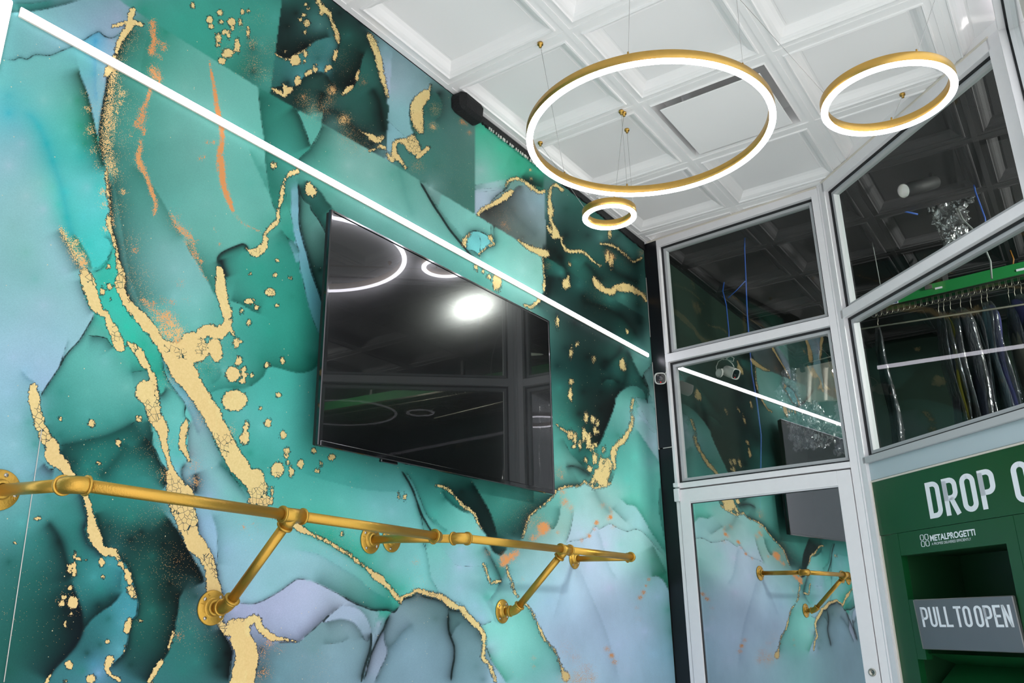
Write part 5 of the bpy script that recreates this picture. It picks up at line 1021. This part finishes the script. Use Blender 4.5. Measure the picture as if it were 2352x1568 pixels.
# ---- bagged garments
def plastic(name, tint, refl):
    m = bpy.data.materials.new(name); m.use_nodes = True; nt = m.node_tree
    for n in list(nt.nodes): nt.nodes.remove(n)
    o = nt.nodes.new('ShaderNodeOutputMaterial'); t = nt.nodes.new('ShaderNodeBsdfTransparent'); t.inputs[0].default_value = srgb(tint)
    g = nt.nodes.new('ShaderNodeBsdfGlossy'); g.inputs['Roughness'].default_value = .12; df = nt.nodes.new('ShaderNodeBsdfDiffuse'); df.inputs[0].default_value = (.5, .5, .52, 1)
    tc = nt.nodes.new('ShaderNodeTexCoord'); mp = nt.nodes.new('ShaderNodeMapping'); mp.inputs['Scale'].default_value = (1, 1, .35); nt.links.new(tc.outputs['Object'], mp.inputs[0])
    n = nt.nodes.new('ShaderNodeTexNoise'); n.inputs['Scale'].default_value = 26; n.inputs['Detail'].default_value = 3; n.inputs['Distortion'].default_value = 1.2; nt.links.new(mp.outputs[0], n.inputs['Vector'])
    bp = nt.nodes.new('ShaderNodeBump'); bp.inputs['Strength'].default_value = 1; bp.inputs['Distance'].default_value = .03; nt.links.new(n.outputs['Fac'], bp.inputs['Height']); nt.links.new(bp.outputs[0], g.inputs['Normal'])
    lw = nt.nodes.new('ShaderNodeLayerWeight'); lw.inputs[0].default_value = .35; nt.links.new(bp.outputs[0], lw.inputs['Normal'])
    mr = nt.nodes.new('ShaderNodeMapRange'); mr.inputs[3].default_value = refl; mr.inputs[4].default_value = .75; nt.links.new(lw.outputs['Facing'], mr.inputs[0])
    m1 = nt.nodes.new('ShaderNodeMixShader'); m1.inputs[0].default_value = .12; nt.links.new(t.outputs[0], m1.inputs[1]); nt.links.new(df.outputs[0], m1.inputs[2])
    m2 = nt.nodes.new('ShaderNodeMixShader'); nt.links.new(mr.outputs[0], m2.inputs[0]); nt.links.new(m1.outputs[0], m2.inputs[1]); nt.links.new(g.outputs[0], m2.inputs[2]); nt.links.new(m2.outputs[0], o.inputs[0]); return m
PL = plastic('clear_bag', 'eceef4', .16)
def cloth(hexc): 
    k = 'cloth_'+hexc
    if k not in M: M[k] = mat(k, hexc, .85, bump=(30, .5))
    return M[k]
def bagged(p, length, wide, thick, turn, hexc, label, seed, pants=False, hook=.1):
    e = thing('bagged_garment', label, 'garment', p, 'bagged garments on the conveyor'); bpy.context.view_layer.update()
    rnd = random.Random(seed); Rz = Matrix.Translation(p) @ Matrix.Rotation(turn, 4, 'Z')
    MB().tube([Rz @ Vector(q) for q in ((0, 0, .004), (.006, 0, .0), (.006, 0, -.02), (0, 0, -.04), (0, 0, -hook))], .0022, 6).build('hanger_hook', M['wire'], e)
    def body(sc, top, bot, seed2):
        r2 = random.Random(seed2); ph = [r2.uniform(0, 6.28) for _ in range(8)]; n = 34; m = 34; vs = []
        for i in range(m+1):
            u = i/m; z = top-(top-bot)*u; uu = min(1, u*(top-bot)/.16); shoulder = .10+.9*math.sin(uu*PI/2)**.9
            w = wide/2*shoulder*(1+.05*math.sin(3*u*PI+ph[0]))*sc; t = thick/2*(.5+.5*min(1, uu))*(1+.25*math.sin(5*u+ph[1]))*sc
            drop = 0
            for k in range(n):
                a = 2*PI*k/n; c, s = math.cos(a), math.sin(a); f = 1+.16*math.sin(5*a+ph[2]+u*2)+.10*math.sin(9*a+ph[3]-u*5)+.08*math.sin(3*a+ph[4]+u*9)
                vs.append(Rz @ Vector((t*s*f+.012*math.sin(7*u+ph[5]), w*c*(1+.05*math.sin(11*u+ph[6])), z+drop+(.012*math.sin(4*a+ph[7]) if i == m else 0))))
        fs = [(i*n+k, i*n+(k+1) % n, (i+1)*n+(k+1) % n, (i+1)*n+k) for i in range(m) for k in range(n)] + [tuple(range(n-1, -1, -1))]
        return vs, fs
    v, f = body(.86, -hook+.01, -length*.93, seed); MB().add(v, f, True).build('garment', cloth(hexc), e)
    v, f = body(1.12, -hook+.035, -length, seed+50); MB().add(v, f, True).build('plastic_bag', PL, e)
    return e
def hang(px, length, wide, thick, turn, hexc, label, seed, dy=0, hook=.1):
    x = onY(px, 690, YC).x; return bagged((x, YC-.016+dy, zl(x)-.062), length, wide, thick, turn, hexc, label, seed, hook=hook)
hang(2008, 1.05, .34, 0.045, .26, '1a2a2c', 'dark garment in clear bag hanging alone at the left end of the conveyor', 1)
hang(2152, 1.0, .30, 0.023, .26, '45444c', 'thin grey garment in clear bag next to the yellow one', 2)
hang(2164, .95, .34, 0.034, .26, '9a8c2c', 'olive yellow garment in clear bag on the conveyor', 3)
hang(2180, 1.02, .38, 0.038, .26, '3a3a42', 'charcoal garment in clear bag just right of the yellow one', 4)
hang(2204, 1.1, .42, 0.050, .30, '2c2f40', 'bulky navy black garment in shiny bag at the middle of the conveyor', 5)
hang(2228, 1.0, .34, 0.027, .26, '3f4a4a', 'narrow grey green garment in clear bag on the conveyor', 6, hook=.12)
hang(2254, .95, .34, 0.032, .26, '8fb4bc', 'pale aqua garment in clear bag on the conveyor', 7)
hang(2268, 1.1, .40, 0.041, .26, '6a6aa0', 'lilac blue garment in shiny bag beside the pale aqua one', 8)
hang(2319, 1.3, .30, 0.023, .26, '8c8878', 'long narrow tan garment in clear bag near the right frame edge', 9, hook=.14)
hang(2334, 1.2, .50, 0.050, .30, '5a4f8c', 'wide violet garment in shiny bag at the right frame edge', 10)
hang(2350, 1.2, .44, 0.050, .26, '23305a', 'navy garment in clear bag behind the violet one', 11, dy=.0)
# skirt and loose bags seen above the door
YS = 5.0
sk = thing('skirt_on_hanger', 'beige skirt clipped to a hanger in plastic, seen above the door', 'garment', onY(1878, 800, YS)); bpy.context.view_layer.update()
n = 30; vs = []
for i in range(12):
    u = i/11
    for k in range(n+1):
        t = k/n; xl, xr = 1829-3*u, 1937+6*u; x = xl+(xr-xl)*t; y = 846-(22*t)+u*(88+math.sin(t*9)*2); p = onY(x, y, YS+.02*math.sin(t*19)*(.3+u)); vs.append(p)
fs = [(i*(n+1)+k, i*(n+1)+k+1, (i+1)*(n+1)+k+1, (i+1)*(n+1)+k) for i in range(11) for k in range(n)]
o = MB().add(vs + [Vector(v)+Vector((0, .03, 0)) for v in vs], fs + [tuple(len(vs)+q for q in f) for f in fs], True).build('skirt', mat('beige_cloth', 'd2c8bc', .8, bump=(40, .4)), sk)
MB().tube([onY(1838, 838, YS-.012), onY(1880, 826, YS-.012), onY(1935, 812, YS-.012)], .004, 8).build('hanger_bar', M['wire'], sk)
MB().tube([onY(1880, 826, YS-.012), onY(1882, 806, YS-.012), onY(1876, 798, YS-.012)], .0025, 8).build('hanger_hook', M['wire'], sk)
for x, y in ((1842, 842), (1922, 822)): p = onY(x, y, YS-.02); MB().box((p.x-.012, YS-.03, p.z-.03), (p.x+.012, YS+.0, p.z+.012)).build('hanger_clip', M['rubber'], sk)
rr_ = MB(); 
a = onY(1700, 812, YS+.05); rod = tag(MB().tube([Vector((-1.5, YS, a.z+.02)), Vector((.4, YS, onY(1880, 796, YS).z))], .006, 8).build('garment_rod', M['wire']), 'thin steel rod carrying the skirt hanger behind the glass', 'rod')
def loose(pts, rad, name, label, m, seed, cat='plastic sheeting', grp=None):
    rnd = random.Random(seed); P = [onY(x, y, Y) for x, y, Y in pts]; mb = MB(); n = 26; m_ = 40; vs = []
    ph = [rnd.uniform(0, 6.3) for _ in range(10)]
    for i in range(m_+1):
        u = i/m_*(len(P)-1); k = min(int(u), len(P)-2); q = P[k].lerp(P[k+1], u-k); r = rad[k]*(1-(u-k))+rad[k+1]*(u-k)
        for j in range(n):
            a = 2*PI*j/n; f = 1+.28*math.sin(4*a+ph[0]+i*.9)+.22*math.sin(7*a+ph[1]-i*1.7)+.2*rnd.uniform(-1, 1); vs.append(q+Vector((math.cos(a)*r*f, math.sin(a)*r*f*.7, .02*rnd.uniform(-1, 1))))
    fs = [(i*n+j, i*n+(j+1) % n, (i+1)*n+(j+1) % n, (i+1)*n+j) for i in range(m_) for j in range(n)]
    return tag(mb.add(vs, fs, False).build(name, m), label, cat, grp)
PC = plastic('crumpled_film', 'c8cac8', .5)
loose([(2188, 225, 4.9), (2222, 300, 4.9), (2262, 350, 4.9), (2258, 400, 4.9), (2240, 440, 4.9)], [.03, .09, .12, .10, .05], 'plastic_sheet', 'large crumpled clear plastic bundle hanging behind the upper angled glass', PC, 4, grp='crumpled plastic bundles')
loose([(2165, 395, 5.0), (2178, 470, 5.0), (2188, 520, 5.0), (2192, 570, 5.0), (2190, 610, 5.0)], [.03, .09, .06, .045, .03], 'plastic_sheet', 'smaller crumpled clear plastic bundle left of the blue cable', PC, 6, grp='crumpled plastic bundles')
loose([(1812, 850, YS-.1), (1808, 900, YS-.1), (1835, 960, YS-.1), (1848, 1030, YS-.1)], [.03, .05, .06, .05], 'plastic_bag', 'clear plastic bag hanging left of the beige skirt', PL, 8)
loose([(1862, 925, YS-.05), (1878, 970, YS-.05), (1900, 1000, YS-.05), (1880, 1025, YS-.05)], [.03, .06, .07, .03], 'plastic_bag', 'crinkled silvery plastic bag hanging below the beige skirt', PC, 9)
loose([(1935, 925, YS-.02), (1940, 980, YS), (1945, 1040, YS)], [.03, .05, .05], 'plastic_bag', 'clear plastic bag beside the corner post, below the beige skirt', PL, 10)
# ---- loose cables behind the glass
def cable(pts, Y, m, label, r=.004): return tag(MB().tube([onY(x, y, Y) for x, y in pts], r, 8).build('cable', M[m]), label, 'cable')
cable([(1712, 505), (1710, 570), (1713, 640), (1716, 720), (1722, 800), (1727, 860), (1738, 920), (1748, 1000), (1747, 1080), (1746, 1180)], 4.75, 'blue', 'long blue cable hanging behind the glass left of the corner post', .0045)
cable([(1663, 648), (1660, 668), (1668, 700), (1674, 760), (1674, 800)], 4.75, 'blue', 'short blue cable hanging left of the long blue cable', .004)
cable([(1712, 645), (1690, 668), (1672, 684)], 4.74, 'blue', 'blue cable strand slanting between two hanging blue cables', .003)
cable([(2205, 250), (2222, 350), (2240, 440), (2262, 500), (2268, 540)], 4.8, 'blue', 'blue cable hanging behind the upper angled glass', .0045)
cable([(1955, 433), (1995, 455), (2050, 480), (2108, 492)], 4.9, 'blue', 'slack blue cable crossing behind the upper angled glass', .005)
cable([(2200, 480), (2212, 505), (2236, 528), (2258, 560), (2275, 600), (2278, 640)], 4.95, 'grey_cable', 'grey cable running down to the green conveyor', .005)
cable([(2320, 575), (2328, 595), (2326, 612)], 5.65, 'orange', 'short orange cable above the conveyor at the right', .005)
cable([(1995, 515), (2010, 590), (2022, 655)], 5.3, 'grey_cable', 'thin grey cable hanging in the dark above the conveyor', .003)
# fluorescent batten
f = thing('ceiling_batten', 'slim batten light in the back room above the conveyor', 'ceiling light', onY(2330, 565, 6.2)); bpy.context.view_layer.update()
a, b = onY(2290, 590, 6.2), onY(2400, 545, 5.9); MB().tube([a, b], .028, 10).build('tube', mat('tube_glow', 'dfe8d0', .5, emit='e6f0dc', es=.55), f); MB().tube([a+Vector((0, 0, .03)), b+Vector((0, 0, .03))], .03, 4).build('fixture', M['steel'], f)
MB().tube([(a+b)/2, Vector(((a.x+b.x)/2, (a.y+b.y)/2, CEIL+.01))], .006, 6).build('hanger', M['steel'], f)
# small spot added on the back ceiling for its glare in the screen
sp_ = Vector((-.36, 4.50, CEIL-.05)); ad = Vector((-.565, -.744, -.363)); st = thing('added_spotlight', 'small black lamp added for its glare in the television, on the dark ceiling behind the upper angled glass', 'added_spotlight', (-.36, 4.5, CEIL)); bpy.context.view_layer.update()
ST = axis_matrix(sp_, ad); MB().lathe([(0, -.03), (.024, -.03), (.034, -.02), (.037, .22), (.035, .22), (.034, .0), (.0, .0)], ST, 28).build('housing', M['dark'], st)
MB().lathe([(.031, .004), (0, .004)], ST, 24).build('bulb_face', mat('added_spot_glow', 'ffffff', .5, emit='fffdf8', es=SPOT), st); MB().tube([sp_, sp_+Vector((0, 0, .056))], .010, 10).build('stem', M['rubber'], st)
# ---------------------------------------------------------------- light
def area(name, loc, aim, sx, sy, power, col=(1, 1, 1)):
    l = bpy.data.lights.new(name, 'AREA'); l.shape = 'RECTANGLE'; l.size = sx; l.size_y = sy; l.energy = power; l.color = col
    o = bpy.data.objects.new(name, l); C.objects.link(o); o.location = loc; o.rotation_euler = (Vector(aim)-Vector(loc)).to_track_quat('-Z', 'Y').to_euler(); return o
area('added_back_fill', (2.3, 4.5, CEIL-.3), (-.2, 5.6, 2.6), .5, .2, 130, (1, .97, .93))  # fill light added to brighten the bagged garments; stands for no fitting
sl = bpy.data.lights.new('sun', 'SUN'); sl.energy = SUN; sl.angle = .02; sl.color = (1, .94, .95); so = bpy.data.objects.new('sun', sl); C.objects.link(so); so.rotation_euler = Vector((-math.cos(SUNEL), -.03, -math.sin(SUNEL))).to_track_quat('-Z', 'Y').to_euler()
w = bpy.data.worlds.new('sky'); bpy.context.scene.world = w; w.use_nodes = True; nt = w.node_tree; bg = nt.nodes['Background']; bg.inputs[0].default_value = (.93, .92, 1, 1); bg.inputs[1].default_value = SKY
# ---------------------------------------------------------------- camera
cam = bpy.data.cameras.new('camera'); cam.sensor_width = 36; cam.lens = F/2352*36; cam.clip_start = .02; co = bpy.data.objects.new('camera', cam); C.objects.link(co)
co.matrix_world = Matrix(((RT[0], UP[0], -FW[0], 0), (RT[1], UP[1], -FW[1], 0), (RT[2], UP[2], -FW[2], EYE), (0, 0, 0, 1)))
S = bpy.context.scene; S.camera = co
S.view_settings.view_transform = 'Standard'; S.view_settings.look = 'None'; S.view_settings.gamma = 1; S.view_settings.exposure = EXPO; S.view_settings.use_curve_mapping = False
S.cycles.use_denoising = True; S.cycles.max_bounces = 10; S.cycles.diffuse_bounces = 5; S.cycles.glossy_bounces = 6; S.cycles.transparent_max_bounces = 24; S.cycles.sample_clamp_indirect = 6
